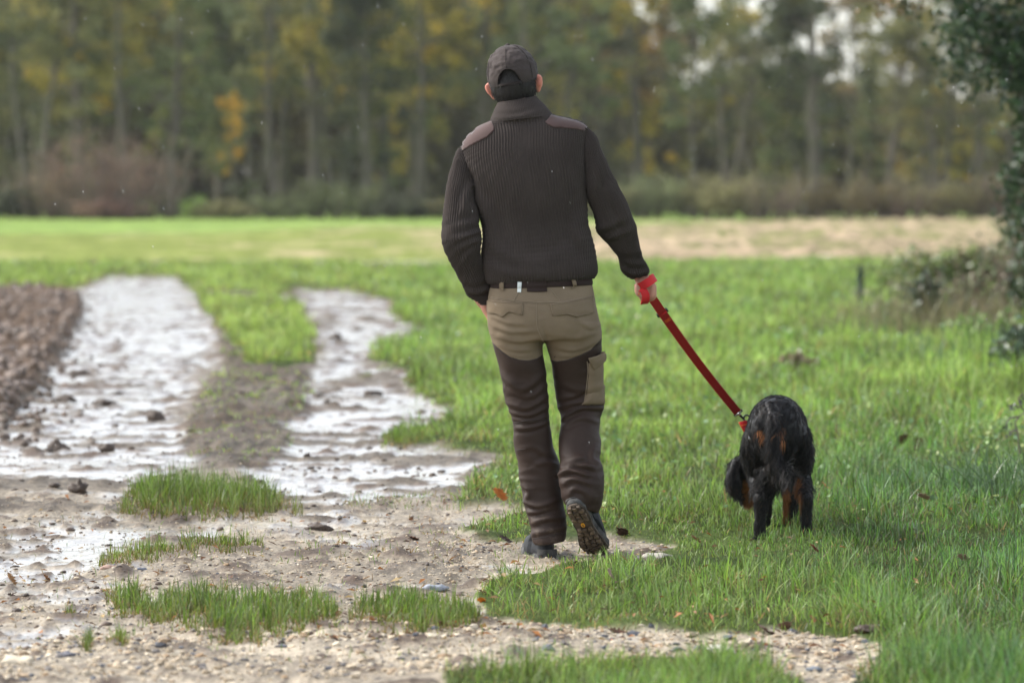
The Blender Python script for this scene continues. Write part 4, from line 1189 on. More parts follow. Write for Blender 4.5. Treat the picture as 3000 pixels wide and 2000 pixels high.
# ------------------------------------------------------------------ the walking man
def cloth_mat(name, col, rough, bscale, bstr, vary=.14, sheen=.0, weave=True):
    m, t, p = new_mat(name)
    tc = nd(t, "ShaderNodeTexCoord")
    n = noise_node(t, 7, 5, tc.outputs["Object"], .6); n2 = noise_node(t, bscale, 3, tc.outputs["Object"])
    f = maprange(t, n.outputs["Fac"], .3, .7, 1 - vary, 1 + vary)
    c = mixc(t, 1.0, col, f, 'MULTIPLY')
    f2 = maprange(t, n2.outputs["Fac"], .3, .7, .88, 1.12); c = mixc(t, 1.0, c, f2, 'MULTIPLY')
    t.links.new(c, p.inputs["Base Color"]); p.inputs["Roughness"].default_value = rough
    p.inputs["Specular IOR Level"].default_value = .12; p.inputs["Sheen Weight"].default_value = sheen; p.inputs["Sheen Roughness"].default_value = .5
    t.links.new(bump(t, n2.outputs["Fac"], bstr, .0012), p.inputs["Normal"])
    return m
KHAKI = (.180, .138, .094); DBROWN = (.037, .0235, .0185)
M['knit'] = cloth_mat("ribbed_wool", (.050, .0405, .037), .95, 420, .5, .15, .06)
M['patch'] = cloth_mat("suede_patch", (.092, .058, .054), .85, 500, .3, .12, .3)
M['khaki'] = cloth_mat("khaki_canvas", KHAKI, .85, 600, .25, .10)
M['dbrown'] = cloth_mat("dark_brown_canvas", DBROWN, .62, 600, .25, .12)
M['belt'] = cloth_mat("elastic_belt", (.035, .024, .022), .8, 500, .3)
M['cap'] = cloth_mat("waxed_cap_cloth", (.060, .048, .045), .75, 500, .3, .14, .06)
M['capstrap'] = cloth_mat("cap_strap", (.036, .029, .027), .8, 500, .3)
M['skin'] = simple_mat("skin", (.46, .225, .16), .55, .12, 25, 300, .25, .001, .4, sss=.25)
_t = M['skin'].node_tree; _p = _t.nodes["Principled BSDF"]; _fl = nd(_t, "ShaderNodeAttribute", attribute_name="flush_glow")
_t.links.new(mixc(_t, _fl.outputs["Fac"], _p.inputs["Base Color"].links[0].from_socket, (.62, .24, .18)), _p.inputs["Base Color"])  # ears redder: own flush plus light glowing through them, put into the colour
M['hair'] = simple_mat("dark_hair", (.016, .013, .012), .5, .3, 60, 400, .4, .001, .5)
M['rubber'] = simple_mat("black_boot_leather", (.016, .018, .022), .6, .5, 40, 220, .5, .002, .2)
M['midsole'] = simple_mat("grey_midsole", (.075, .074, .072), .85, .6, 40, 200, .4, .002, .2)
M['soledirt'] = simple_mat("muddy_rubber_sole", (.062, .045, .032), .75, .6, 50, 160, .8, .003)
M['lug'] = simple_mat("muddy_lug", (.105, .074, .048), .75, .6, 60, 160, .8, .003)
M['yellow'] = simple_mat("yellow_badge", (.72, .33, .02), .5, .1, 50, 200, .1, .001)
M['black'] = simple_mat("black_plastic", (.012, .012, .013), .4, .2, 50, 200, .1, .001)
M['steel'] = simple_mat("steel", (.5, .5, .52), .3, .1, 50, 200, .1, .001, metal=1.0)
M['white'] = simple_mat("white_tag", (.72, .76, .76), .6, .08, 50, 200, .1, .001)
M['leatherbrown'] = simple_mat("brown_boot_panel", (.16, .085, .05), .7, .3, 50, 200, .3, .001)
M['stitch'] = simple_mat("stitching", (.23, .18, .125), .8, .1, 50, 200, .1, .001)
M['dstitch'] = simple_mat("dark_stitching", (.036, .026, .023), .8, .1, 50, 200, .1, .001)

def rings_lr(rows, n, m, exp=2.3, Y=MAN_Y):
    """Lofted rings from rows of (left px, left py, right px, right py, centre Y, depth back, depth front)."""
    Q = smooth_path(np.array(rows, float), n)
    Lp = at(Q[:, 0], Q[:, 1], Y); Rp = at(Q[:, 2], Q[:, 3], Y)
    c = (Lp + Rp) / 2; a = (Rp - Lp) / 2; c[:, 1] = Q[:, 4]
    ph = np.linspace(0, 2 * math.pi, m, endpoint=False)
    sx, cy = -np.sin(ph), np.cos(ph)
    sx = np.sign(sx) * np.abs(sx) ** (2 / exp); cy = np.sign(cy) * np.abs(cy) ** (2 / exp)
    dep = np.where(cy[None] > 0, Q[:, 6:7] * cy, Q[:, 5:6] * cy)
    Rg = c[:, None] + a[:, None] * sx[None, :, None]
    Rg[..., 1] += dep
    return Rg

def vn_grid(V, n, m):
    """Outward normals of a ring grid."""
    Rg = V.reshape(n, m, 3)
    du = np.roll(Rg, -1, 1) - np.roll(Rg, 1, 1); dv = np.gradient(Rg, axis=0)
    N = np.cross(du, dv); N /= np.linalg.norm(N, axis=-1)[..., None] + 1e-12
    c = Rg.mean(1, keepdims=True)
    if ((Rg - c) * N).sum() < 0: N = -N
    return N

person = thing("person", "person in brown ribbed sweater and cap walking away with red leash", "person", tuple(at(1600, 1655, MAN_Y) * [1, 1, 0]))
y0 = MAN_Y
TORSO = [(1480, 340, 1585, 324, y0 - .01, .06, .06), (1440, 354, 1625, 338, y0 - .01, .075, .075), (1400, 374, 1668, 347, y0, .088, .085), (1371, 399, 1703, 357, y0, .10, .09), (1354, 428, 1722, 376, y0, .112, .095),
         (1352, 462, 1723, 405, y0, .124, .10), (1363, 502, 1722, 450, y0, .132, .105), (1380, 545, 1722, 505, y0, .134, .11), (1393, 592, 1721, 560, y0, .13, .112), (1404, 634, 1719, 608, y0, .122, .112),
         (1412, 664, 1722, 648, y0, .117, .112), (1415, 700, 1733, 692, y0, .117, .113), (1411, 738, 1743, 732, y0, .122, .115), (1412, 775, 1749, 770, y0, .130, .118), (1416, 803, 1750, 795, y0, .131, .116),
         (1423, 824, 1745, 808, y0, .126, .112), (1434, 832, 1737, 815, y0, .114, .104), (1446, 826, 1725, 812, y0, .106, .096)]
SLV_L = [(1345, 432, 1398, 500, y0, .055, .05), (1334, 452, 1396, 545, y0 - .004, .066, .06), (1322, 492, 1397, 575, y0 - .012, .07, .064), (1311, 536, 1399, 598, y0 - .024, .07, .064), (1304, 590, 1405, 624, y0 - .038, .068, .06), (1299, 645, 1402, 655, y0 - .05, .066, .056),
         (1296, 690, 1408, 680, y0 - .055, .068, .054), (1301, 722, 1410, 706, y0 - .05, .066, .054), (1315, 755, 1406, 736, y0 - .035, .062, .052), (1330, 785, 1416, 770, y0 - .015, .057, .05), (1348, 820, 1426, 798, y0 + .008, .053, .048), (1362, 850, 1434, 826, y0 + .028, .05, .046),
         (1369, 866, 1438, 846, y0 + .038, .046, .044), (1384, 876, 1440, 858, y0 + .042, .037, .037), (1398, 884, 1440, 870, y0 + .046, .034, .034), (1408, 894, 1436, 888, y0 + .05, .032, .032), (1415, 904, 1432, 899, y0 + .052, .026, .026)]
SLV_R = [(1698, 378, 1722, 378, y0, .04, .04), (1700, 440, 1743, 398, y0, .062, .058), (1706, 520, 1760, 438, y0 + .002, .074, .068), (1717, 570, 1777, 476, y0 + .004, .078, .07), (1727, 600, 1796, 516, y0 + .006, .078, .07), (1738, 622, 1814, 550, y0 + .008, .075, .066), (1745, 650, 1834, 588, y0 + .012, .072, .062),
         (1749, 678, 1850, 628, y0 + .02, .07, .058), (1764, 696, 1863, 664, y0 + .032, .066, .056), (1783, 716, 1871, 700, y0 + .05, .062, .054), (1799, 736, 1879, 738, y0 + .068, .057, .05), (1812, 754, 1888, 764, y0 + .084, .053, .047), (1817, 778, 1900, 780, y0 + .096, .052, .046),
         (1823, 797, 1905, 794, y0 + .105, .05, .046), (1836, 810, 1903, 803, y0 + .11, .045, .042), (1851, 818, 1900, 808, y0 + .114, .038, .036), (1862, 818, 1894, 806, y0 + .116, .03, .028)]
PELVIS = [(1446, 818, 1727, 813, y0, .100, .094), (1439, 835, 1733, 829, y0, .108, .10), (1433, 850, 1738, 846, y0, .116, .104), (1428, 885, 1745, 885, y0, .130, .108), (1427, 928, 1755, 927, y0, .137, .11), (1432, 965, 1760, 963, y0, .130, .11), (1442, 1000, 1763, 990, y0, .108, .105)]
LEG_L = [(1436, 945, 1588, 950, y0, .122, .10), (1441, 985, 1592, 985, y0 + .004, .116, .10), (1446, 1020, 1590, 1020, y0 + .01, .10, .10), (1460, 1072, 1597, 1070, y0 + .016, .092, .096), (1468, 1110, 1601, 1110, y0 + .022, .088, .092), (1477, 1156, 1606, 1154, y0 + .03, .082, .086), (1489, 1202, 1609, 1202, y0 + .036, .076, .082), (1501, 1240, 1614, 1248, y0 + .046, .074, .078),
         (1506, 1304, 1622, 1308, y0 + .052, .07, .064), (1516, 1360, 1642, 1362, y0 + .054, .066, .06), (1526, 1422, 1648, 1415, y0 + .054, .064, .058), (1532, 1470, 1652, 1463, y0 + .052, .063, .056), (1545, 1511, 1658, 1508, y0 + .048, .064, .056), (1554, 1545, 1662, 1542, y0 + .044, .066, .058), (1557, 1570, 1660, 1566, y0 + .042, .068, .06), (1565, 1598, 1655, 1586, y0 + .04, .066, .06)]
LEG_R = [(1592, 945, 1760, 945, y0, .122, .10), (1594, 985, 1763, 980, y0 + .008, .116, .10), (1601, 1018, 1764, 1012, y0 + .018, .102, .10), (1612, 1058, 1765, 1045, y0 + .03, .094, .096), (1621, 1101, 1767, 1098, y0 + .048, .09, .092), (1627, 1150, 1770, 1146, y0 + .064, .085, .086), (1634, 1198, 1771, 1192, y0 + .07, .082, .082), (1643, 1228, 1760, 1232, y0 + .06, .082, .078),
         (1638, 1268, 1760, 1276, y0 + .03, .078, .066), (1636, 1308, 1760, 1322, y0 + .0, .076, .06), (1640, 1352, 1757, 1346, y0 - .028, .072, .056), (1634, 1390, 1767, 1378, y0 - .046, .072, .056), (1641, 1425, 1768, 1428, y0 - .052, .072, .058), (1645, 1455, 1762, 1468, y0 - .05, .072, .062), (1654, 1474, 1752, 1499, y0 - .046, .066, .066)]

# ---- ribbed sweater
FOLDS_T = [([(1398, 560), (1440, 660), (1425, 740)], 20, .011), ([(1385, 520), (1450, 600), (1470, 700)], 22, -.006), ([(1420, 780), (1500, 800), (1600, 803)], 16, .006), ([(1718, 600), (1690, 680), (1735, 730)], 20, .008), ([(1430, 700), (1480, 745), (1560, 770)], 18, .005), ([(1720, 690), (1640, 745), (1560, 770)], 20, .004), ([(1370, 470), (1400, 520), (1405, 600)], 14, .006)]
FOLDS_L = [([(1412, 676), (1370, 690), (1330, 700)], 9, .009), ([(1412, 700), (1375, 712), (1340, 735)], 9, .010), ([(1408, 724), (1372, 742), (1350, 770)], 10, .007), ([(1402, 640), (1370, 655), (1330, 660)], 11, .006), ([(1372, 850), (1405, 852), (1440, 836)], 9, .010), ([(1360, 820), (1395, 826), (1430, 806)], 10, .006), ([(1396, 520), (1370, 560), (1350, 640)], 12, .006)]
FOLDS_R = [([(1752, 672), (1790, 660), (1830, 640)], 11, .008), ([(1768, 698), (1805, 690), (1850, 672)], 10, .008), ([(1722, 590), (1745, 540), (1765, 470)], 16, .007), ([(1790, 560), (1825, 620), (1850, 700)], 16, .006), ([(1815, 752), (1850, 770), (1896, 770)], 10, .009), ([(1822, 785), (1860, 800), (1900, 792)], 8, .008), ([(1790, 728), (1830, 740), (1878, 735)], 12, .005)]
def fold_disp(P2, folds):
    """Ridge with a valley beside it along each polyline (photo pixels), metres."""
    d = np.zeros(len(P2))
    for line, w, amp in folds:
        Q = smooth_path(np.array(line, float), 16)
        best = np.full(len(P2), 1e9); sgn = np.zeros(len(P2)); tt = np.zeros(len(P2))
        for k in range(15):
            a, e = Q[k], Q[k + 1] - Q[k]
            t = np.clip(((P2 - a) @ e) / (e @ e), 0, 1); v = P2 - a - t[:, None] * e
            l = np.hypot(v[:, 0], v[:, 1]); s = np.sign(e[0] * v[:, 1] - e[1] * v[:, 0])
            u = l < best; best[u] = l[u]; sgn[u] = s[u]; tt[u] = (k + t[u]) / 15
        x = best * sgn / w; fade = np.sin(np.pi * np.clip(tt * .9 + .05, 0, 1)) ** .6
        d += amp * fade * (np.exp(-x * x) - .75 * np.exp(-(x - 1.5) ** 2 * 1.1))
    return d

def knit(name, rows, n, m, parent, folds, spacing=None, count=None, depth=.0042, lowamp=.004, seed=0, exp=2.3, mid=None):
    Rg = rings_lr(rows, n, m, exp)
    N = vn_grid(Rg.reshape(-1, 3), n, m)
    P2 = proj(Rg).reshape(-1, 2)
    back = np.clip(-N[..., 1].ravel() * 1.5 + .2, 0, 1)
    d = fold_disp(P2, folds) * back
    Pw = Rg.reshape(-1, 3)
    d += fbm(Pw * np.array([9, 9, 5.0]), 2, seed) * lowamp
    seg = np.linalg.norm(np.roll(Rg, -1, 1) - Rg, axis=-1)
    s = np.cumsum(seg, 1); s = s - s[:, m // 2:m // 2 + 1]
    if spacing: ph = s / spacing
    else: ph = (np.arange(m)[None] - m // 2) / m * count + 0 * s
    ph = ph + vn(np.stack([Pw[:, 2] * 6, ph.ravel() * .2, 0 * d], -1), seed + 3).reshape(n, m) * .18
    rib = np.abs(np.sin(math.pi * ph)) ** .7
    rib = rib + .25 * np.sin(2 * math.pi * (Pw[:, 2].reshape(n, m) / .0062)) * (rib > .5)
    Rg = Rg + N * (d.reshape(n, m) + depth * (rib - .5))[..., None]
    V, F = loft(Rg, True)
    return part(name, V, F, M['knit'], parent)

sweater = knit("sweater", TORSO, 170, 620, person, FOLDS_T, spacing=.0098, seed=201, exp=2.45)
knit("sleeve", SLV_L, 120, 240, sweater, FOLDS_L, count=48, seed=202)
knit("sleeve", SLV_R, 120, 240, sweater, FOLDS_R, count=48, seed=203)
# collar: a standing band that leans in, turned over at the top
COLLAR = [(1436, 362, 1620, 338, y0 - .012, .087, .085), (1437, 352, 1613, 329, y0 - .012, .083, .083), (1446, 328, 1594, 307, y0 - .006, .076, .08), (1455, 308, 1577, 290, y0 + .002, .072, .08), (1460, 301, 1572, 284, y0 + .004, .070, .08), (1464, 303, 1568, 286, y0 + .005, .064, .074), (1466, 314, 1566, 298, y0 + .004, .060, .07), (1464, 332, 1566, 318, y0, .058, .066)]
knit("collar", COLLAR, 60, 420, sweater, [([(1440, 345), (1520, 340), (1605, 318)], 8, .003), ([(1450, 325), (1510, 322), (1560, 304)], 9, .002)], spacing=.0062, depth=.0018, lowamp=.002, seed=204, exp=2.1)
# seams of the set-in sleeves
def drape_line(bvh, pts, n, off, yfar=12.0):
    Q = smooth_path(np.array(pts, float), n); out = []
    for x, y in Q:
        d = Vector(at(x, y, 10.0)) - Vector((0, 0, CAM_H)); d.normalize()
        h = bvh.ray_cast(Vector((0, 0, CAM_H)) + d * yfar, d, 6)
        if h[0] is None:
            q = bvh.find_nearest(Vector(at(x, y, MAN_Y - .06))); h = q
        out.append(np.array(h[0] + (h[1] if h[1].y < 0 else -h[1]) * off))
    return np.array(out)

def bvh_of(objs):
    vs, fs = [], []
    for o in objs:
        me = o.data; b = len(vs); org = base_of(o)
        co = np.empty(len(me.vertices) * 3, np.float32); me.vertices.foreach_get("co", co)
        vs += [tuple(v) for v in (co.reshape(-1, 3) + org)]
        fs += [tuple(b + i for i in p.vertices) for p in me.polygons]
    return BVHTree.FromPolygons(vs, fs)

def drape(bvh, poly, off, step=4.0, puff=0.0):
    """A piece of cloth with the outline `poly` (photo pixels) laid on the surface behind it."""
    poly = np.array(poly, float); B = []
    for a, b in zip(poly, np.roll(poly, -1, 0)):
        k = max(1, int(np.hypot(*(b - a)) / step)); B += [a + (b - a) * i / k for i in range(k)]
    B = np.array(B); lo, hi = poly.min(0), poly.max(0)
    gx, gy = np.meshgrid(np.arange(lo[0], hi[0], step), np.arange(lo[1], hi[1], step)); I = np.stack([gx.ravel(), gy.ravel()], -1)
    I = I[sdf(I, poly) < -step * .6]
    pts = np.concatenate([B, I]); nb = len(B)
    vs, es, fs, *_ = delaunay_2d_cdt([Vector(p) for p in pts], [], [list(range(nb))], 1, 1e-4)
    W = []
    e = -sdf(np.array([tuple(v) for v in vs]), poly)
    for k, v in enumerate(vs):
        d = Vector(at(v.x, v.y, 10.0)) - Vector((0, 0, CAM_H)); d.normalize()
        h = bvh.ray_cast(Vector((0, 0, CAM_H)) + d * 12.0, d, 6)
        if h[0] is None: h = bvh.find_nearest(Vector(at(v.x, v.y, MAN_Y - .05)))
        nrm = h[1] if h[1].y < 0 else -h[1]
        W.append(np.array(h[0] + nrm * (off + puff * min(1, e[k] / 14))))
    W = np.array(W); T = [f[:3] if len(f) == 3 else f for f in fs]
    T = np.array([f for f in T if len(f) == 3])
    # thickness: the same sheet set back, joined round the rim
    a = W[T]; nn = np.cross(a[:, 1] - a[:, 0], a[:, 2] - a[:, 0]).sum(0)
    if nn[1] > 0: T = T[:, ::-1]
    n = len(W); back = W + np.array([0, off + .004, 0])
    ed = {}
    for f in T:
        for i in range(3):
            e2 = (int(f[i]), int(f[(i + 1) % 3])); ed[e2] = 1
    rim = [(x, y) for (x, y) in ed if (y, x) not in ed]
    Q = np.array([[y, x, x + n, y + n] for x, y in rim])
    return np.concatenate([W, back]), [T, Q]

_v, _f = loft(rings_lr(TORSO, 90, 160, 2.45)); bv_sw = BVHTree.FromPolygons([tuple(v) for v in _v], [tuple(q) for f in _f for q in f])
PATCH_L = [(1344, 424), (1356, 405), (1380, 386), (1410, 369), (1441, 357), (1448, 372), (1449, 384), (1428, 404), (1395, 421), (1368, 436), (1352, 445), (1346, 437)]
PATCH_R = [(1614, 339), (1650, 347), (1690, 357), (1706, 364), (1718, 373), (1714, 379), (1709, 385), (1690, 381), (1650, 377), (1624, 376), (1608, 369), (1597, 360)]
for pl in (PATCH_L, PATCH_R):
    V, F = drape(bv_sw, pl, .0042, 5, .0015); part("shoulder_patch", V, F, M['patch'], sweater)
for pts in ([(1354, 430), (1362, 470), (1378, 510), (1392, 545)], [(1720, 372), (1716, 420), (1714, 470), (1716, 520), (1719, 560)]):
    L = drape_line(bv_sw, pts, 24, .004); part("seam", *tube(L, .0028, 6), M['knit'], sweater)

# ---- trousers
mb = MB()
for rows, n, ex in ((PELVIS, 40, 2.5), (LEG_L, 80, 2.2), (LEG_R, 80, 2.2)):
    mb.add(*loft(rings_lr(rows, n, 56, ex)))
TV_, TF_ = remesh(mb, .0042, 8, .5)
P2 = proj(TV_); Nn = vnormals(TV_, TF_)
if (Nn[:, 1] * (TV_[:, 1] - MAN_Y)).sum() < 0: Nn = -Nn
FOLDS = [([(1440, 925), (1490, 945), (1560, 950)], 7, .005), ([(1447, 955), (1500, 972), (1570, 968)], 7, .005), ([(1455, 985), (1510, 1000), (1588, 988)], 7, .006), ([(1460, 1010), (1520, 1026), (1585, 1018)], 7, .006), ([(1470, 1028), (1520, 1042), (1575, 1036)], 6, .004),
         ([(1605, 1010), (1680, 1024), (1752, 1000)], 7, .006), ([(1622, 985), (1690, 990), (1756, 968)], 8, .004), ([(1612, 1035), (1670, 1042), (1725, 1020)], 6, .003), ([(1700, 940), (1730, 960), (1758, 950)], 7, .004), ([(1590, 960), (1600, 985), (1600, 1010)], 6, -.006),
         ([(1470, 1100), (1530, 1140), (1600, 1090)], 11, .007), ([(1480, 1140), (1550, 1160), (1604, 1125)], 9, .006), ([(1485, 1180), (1545, 1195), (1606, 1160)], 8, .007), ([(1492, 1206), (1548, 1216), (1608, 1190)], 7, .008), ([(1500, 1226), (1550, 1232), (1612, 1218)], 6, .006), ([(1505, 1255), (1560, 1252), (1615, 1232)], 7, .006),
         ([(1512, 1320), (1560, 1310), (1600, 1330)], 10, .004), ([(1640, 1365), (1600, 1352), (1570, 1362)], 9, .006), ([(1522, 1400), (1550, 1440), (1540, 1465)], 10, .008), ([(1530, 1468), (1580, 1482), (1640, 1462)], 8, .010), ([(1545, 1500), (1585, 1496), (1640, 1478)], 7, .008), ([(1552, 1535), (1600, 1520), (1650, 1516)], 8, .008), ([(1556, 1566), (1600, 1556), (1655, 1545)], 7, .005),
         ([(1636, 1120), (1690, 1140), (1760, 1125)], 10, .005), ([(1632, 1165), (1680, 1160), (1720, 1140)], 8, .006), ([(1634, 1196), (1690, 1180), (1768, 1176)], 7, .007), ([(1642, 1230), (1700, 1196), (1768, 1196)], 7, .010), ([(1650, 1248), (1700, 1225), (1757, 1235)], 8, .007), ([(1740, 1310), (1735, 1340), (1755, 1360)], 8, .006),
         ([(1640, 1358), (1680, 1350), (1730, 1330)], 9, .005), ([(1634, 1390), (1672, 1378), (1720, 1392)], 7, .011), ([(1648, 1372), (1690, 1362), (1755, 1372)], 8, .008), ([(1646, 1420), (1680, 1404), (1745, 1420)], 9, .006), ([(1665, 1450), (1690, 1430), (1740, 1465)], 9, .006)]
w = np.clip(-Nn[:, 1] * 1.6 + .35, 0, 1)
dsp = (fold_disp(P2, FOLDS[:10]) * .55 + fold_disp(P2, FOLDS[10:])) * w * (.55 + .9 * np.clip(.5 + 1.5 * fbm(TV_ * 9, 2, 215), 0, 1))
low = sstep(1010, 1180, P2[:, 1])
rid = 1 - np.abs(fbm(TV_ * np.array([8, 8, 17.0]) + np.stack([TV_[:, 2] * 4, 0 * low, 0 * low], -1), 3, 211)) * 2.6
dsp += (rid - .55) * (.0014 + .0026 * low) * (.35 + 1.3 * np.clip(.5 + fbm(TV_ * 7, 2, 213) * 1.6, 0, 1)) + fbm(TV_ * 14, 2, 212) * .003
dsp = np.where(P2[:, 1] < 868, dsp * .35, dsp)
TV_ = TV_ + Nn * dsp[:, None]
zl = np.interp(P2[:, 0], [1430, 1442, 1468, 1493, 1522, 1548, 1573, 1589, 1600, 1610, 1631, 1662, 1701, 1733, 1755, 1766], [998, 1003, 1027, 1045, 1054, 1056, 1050, 1040, 1045, 1054, 1058, 1054, 1040, 1024, 999, 986])
def trouser_mat():
    m, t, p = new_mat("two_tone_trousers")
    tc = nd(t, "ShaderNodeTexCoord"); z = nd(t, "ShaderNodeAttribute", attribute_name="panel")
    n = noise_node(t, 6, 5, tc.outputs["Object"], .6); n2 = noise_node(t, 600, 3, tc.outputs["Object"])
    zf = maprange(t, z.outputs["Fac"], -.5, .5, 0, 1)
    c = mixc(t, zf, KHAKI, DBROWN)
    c = mixc(t, 1.0, c, maprange(t, n.outputs["Fac"], .3, .7, .84, 1.16), 'MULTIPLY'); c = mixc(t, 1.0, c, maprange(t, n2.outputs["Fac"], .3, .7, .9, 1.1), 'MULTIPLY')
    # dried mud brushed on near the hems
    ms = nd(t, "ShaderNodeAttribute", attribute_name="mud"); n3 = noise_node(t, 28, 5, tc.outputs["Object"], .65)
    mm = nd(t, "ShaderNodeMath", operation='MULTIPLY'); t.links.new(ms.outputs["Fac"], mm.inputs[0]); t.links.new(maprange(t, n3.outputs["Fac"], .52, .66, 0, .55), mm.inputs[1])
    c = mixc(t, mm.outputs[0], c, (.15, .115, .085))
    t.links.new(c, p.inputs["Base Color"])
    t.links.new(maprange(t, zf, 0, 1, .86, .58), p.inputs["Roughness"]); p.inputs["Specular IOR Level"].default_value = .2
    t.links.new(bump(t, n2.outputs["Fac"], .25, .001), p.inputs["Normal"])
    return m
M['trousers'] = trouser_mat()
trousers = part("trousers", TV_, TF_, M['trousers'], person, attrs=[("panel", (P2[:, 1] - zl) / 2.0, 'FLOAT'), ("mud", sstep(1420, 1600, P2[:, 1]), 'FLOAT')])
bv_tr = bvh_of([trousers])
def seam(pts, mat, r=.0014, n=40, off=.0008, name="seam", parent=trousers):
    return part(name, *tube(drape_line(bv_tr, pts, n, off), r, 5), mat, parent)
seam([(1429, 868), (1480, 876), (1530, 882), (1600, 886), (1650, 884), (1700, 874), (1742, 864)], M['stitch'])
seam([(1429, 872), (1480, 880), (1530, 886), (1600, 890), (1650, 888), (1700, 878), (1743, 868)], M['stitch'], .0009)
seam([(1571, 890), (1572, 930), (1574, 960), (1584, 985), (1593, 1003)], M['stitch'])
seam([(1519, 856), (1511, 870), (1505, 882)], M['stitch']); seam([(1615, 848), (1628, 866), (1640, 880)], M['stitch'])
seam([(1443, 1004), (1468, 1028), (1493, 1046), (1522, 1055), (1548, 1057), (1573, 1051), (1588, 1041)], M['dstitch'], .0016)
seam([(1611, 1055), (1631, 1059), (1662, 1055), (1701, 1041), (1733, 1025), (1755, 1000)], M['dstitch'], .0016)
seam([(1504, 1238), (1550, 1231), (1614, 1226)], M['dstitch'], .0016); seam([(1505, 1243), (1550, 1236), (1615, 1231)], M['dstitch'], .0012)
seam([(1644, 1232), (1680, 1205), (1710, 1192), (1768, 1190)], M['dstitch'], .0016)
seam([(1512, 1318), (1540, 1314)], M['dstitch'], .0014, 12)
seam([(1560, 1578), (1600, 1572), (1657, 1560)], M['dstitch'], .0014)
seam([(1720, 1058), (1722, 1090), (1717, 1140), (1712, 1175), (1705, 1184)], M['stitch'], .0018); seam([(1726, 1080), (1728, 1100), (1724, 1140), (1718, 1172)], M['stitch'], .0009)
FL = [(1429, 877), (1460, 881), (1500, 885), (1532, 888), (1531, 924), (1512, 919), (1493, 914), (1473, 929), (1452, 919), (1429, 916)]
FR = [(1611, 890), (1650, 885), (1690, 877), (1734, 870), (1740, 917), (1710, 924), (1688, 930), (1662, 922), (1640, 924), (1618, 925)]
for pl in (FL, FR):
    V, F = drape(bv_tr, pl, .0035, 4, .0022); fo = part("pocket_flap", V, F, M['khaki'], trousers)
    q = np.array(pl, float); c = q.mean(0); ins = c + (q - c) * np.array([.95, .86])
    part("stitch_line", *tube(drape_line(bv_tr, [tuple(p) for p in np.concatenate([ins, ins[:1]])], 60, .0062), .0008, 4), M['stitch'], fo)
CP = [(1722, 1062), (1745, 1056), (1766, 1050), (1768, 1085), (1768, 1130), (1770, 1160), (1772, 1184), (1740, 1184), (1706, 1182), (1714, 1170), (1719, 1140), (1723, 1100)]
V, F = drape(bv_tr, CP, .005, 4, .008); part("cargo_pocket", V, F, M['khaki'], trousers)
V, F = drape(bv_tr, [(1719, 1044), (1740, 1038), (1762, 1028), (1771, 1040), (1777, 1054), (1781, 1064), (1772, 1061), (1763, 1057), (1748, 1070), (1735, 1082), (1729, 1072), (1722, 1053)], .015, 4, .003); part("cargo_flap", V, F, M['khaki'], trousers)
# belt with its centre panel, loops and a white tag
BELT = [(1441, 812, 1732, 806, y0, .108, .10), (1437, 822, 1735, 816, y0, .113, .104), (1435, 834, 1737, 828, y0, .116, .106), (1436, 845, 1736, 834, y0, .115, .105)]
belt = part("belt", *loft(rings_lr(BELT, 14, 120, 2.5)), M['belt'], person)
bv_b = bvh_of([belt, trousers])
V, F = drape(bv_b, [(1544, 816), (1602, 818), (1603, 855), (1573, 856), (1544, 855)], .003, 4); part("centre_panel", V, F, M['belt'], belt)
V, F = drape(bv_b, [(1517, 826), (1529, 827), (1527, 858), (1516, 857)], .004, 3); part("tag", V, F, M['white'], belt, label="white tag hanging from the belt")
V, F = drape(bv_b, [(1465, 826), (1478, 827), (1479, 852), (1473, 852), (1466, 849)], .006, 3); part("belt_loop", V, F, M['khaki'], trousers)
V, F = drape(bv_b, [(1672, 820), (1685, 822), (1689, 838), (1684, 842), (1676, 847), (1671, 845), (1678, 838)], .006, 3); part("belt_loop", V, F, M['khaki'], trousers)

# ---- head frame
HC = at(1503, 224, y0 + .03)
yaw, roll = R(-10), R(-9.0)
HR = np.array(Matrix.Rotation(yaw, 3, 'Z') @ Matrix.Rotation(roll, 3, 'Y') @ Matrix.Rotation(R(4), 3, 'X'))
def hw(p): return np.asarray(p, float) @ HR.T + HC

# ---- body: one continuous figure under the clothes
mb = MB()
def hel(c, s, rot=None):
    V, F = ellipsoid(c, s, rot); mb.add(hw(V), F)
hel((0, .004, .01), (.074, .094, .098)); hel((0, .035, -.075), (.058, .062, .062)); hel((0, .065, -.095), (.036, .04, .035))
hel((0, -.018, -.045), (.067, .07, .06))
hel((0, .112, -.04), (.013, .022, .03)); hel((0, .102, -.082), (.024, .012, .006)); hel((0, .100, -.092), (.022, .012, .007)); hel((0, .096, .0), (.05, .012, .012))
for s in (-1, 1): hel((s * .045, .07, -.045), (.026, .03, .026))
nk = np.stack([hw((0, -.022, -.06)), hw((0, -.028, -.11)), at(1522, 345, y0 - .01), at(1536, 420, y0)])
mb.add(*capsule_chain(nk, [.058, .056, .064, .08], 20))
for s in (-1, 1):
    rot = np.array(Matrix.Rotation(s * R(-52), 3, 'Z') @ Matrix.Rotation(s * R(14), 3, 'Y') @ Matrix.Rotation(R(-10), 3, 'X'))
    hel((s * .085, -.004, -.038), (.0075, .018, .026), rot); hel((s * .094, -.014, -.032), (.0060, .009, .021), rot); hel((s * .088, -.008, -.016), (.006, .015, .010), rot); hel((s * .080, .003, -.060), (.0075, .010, .011), rot); hel((s * .076, .004, -.036), (.012, .014, .022))
HD_, HF2_ = remesh(mb, .0042, 5, .5); mb = MB()
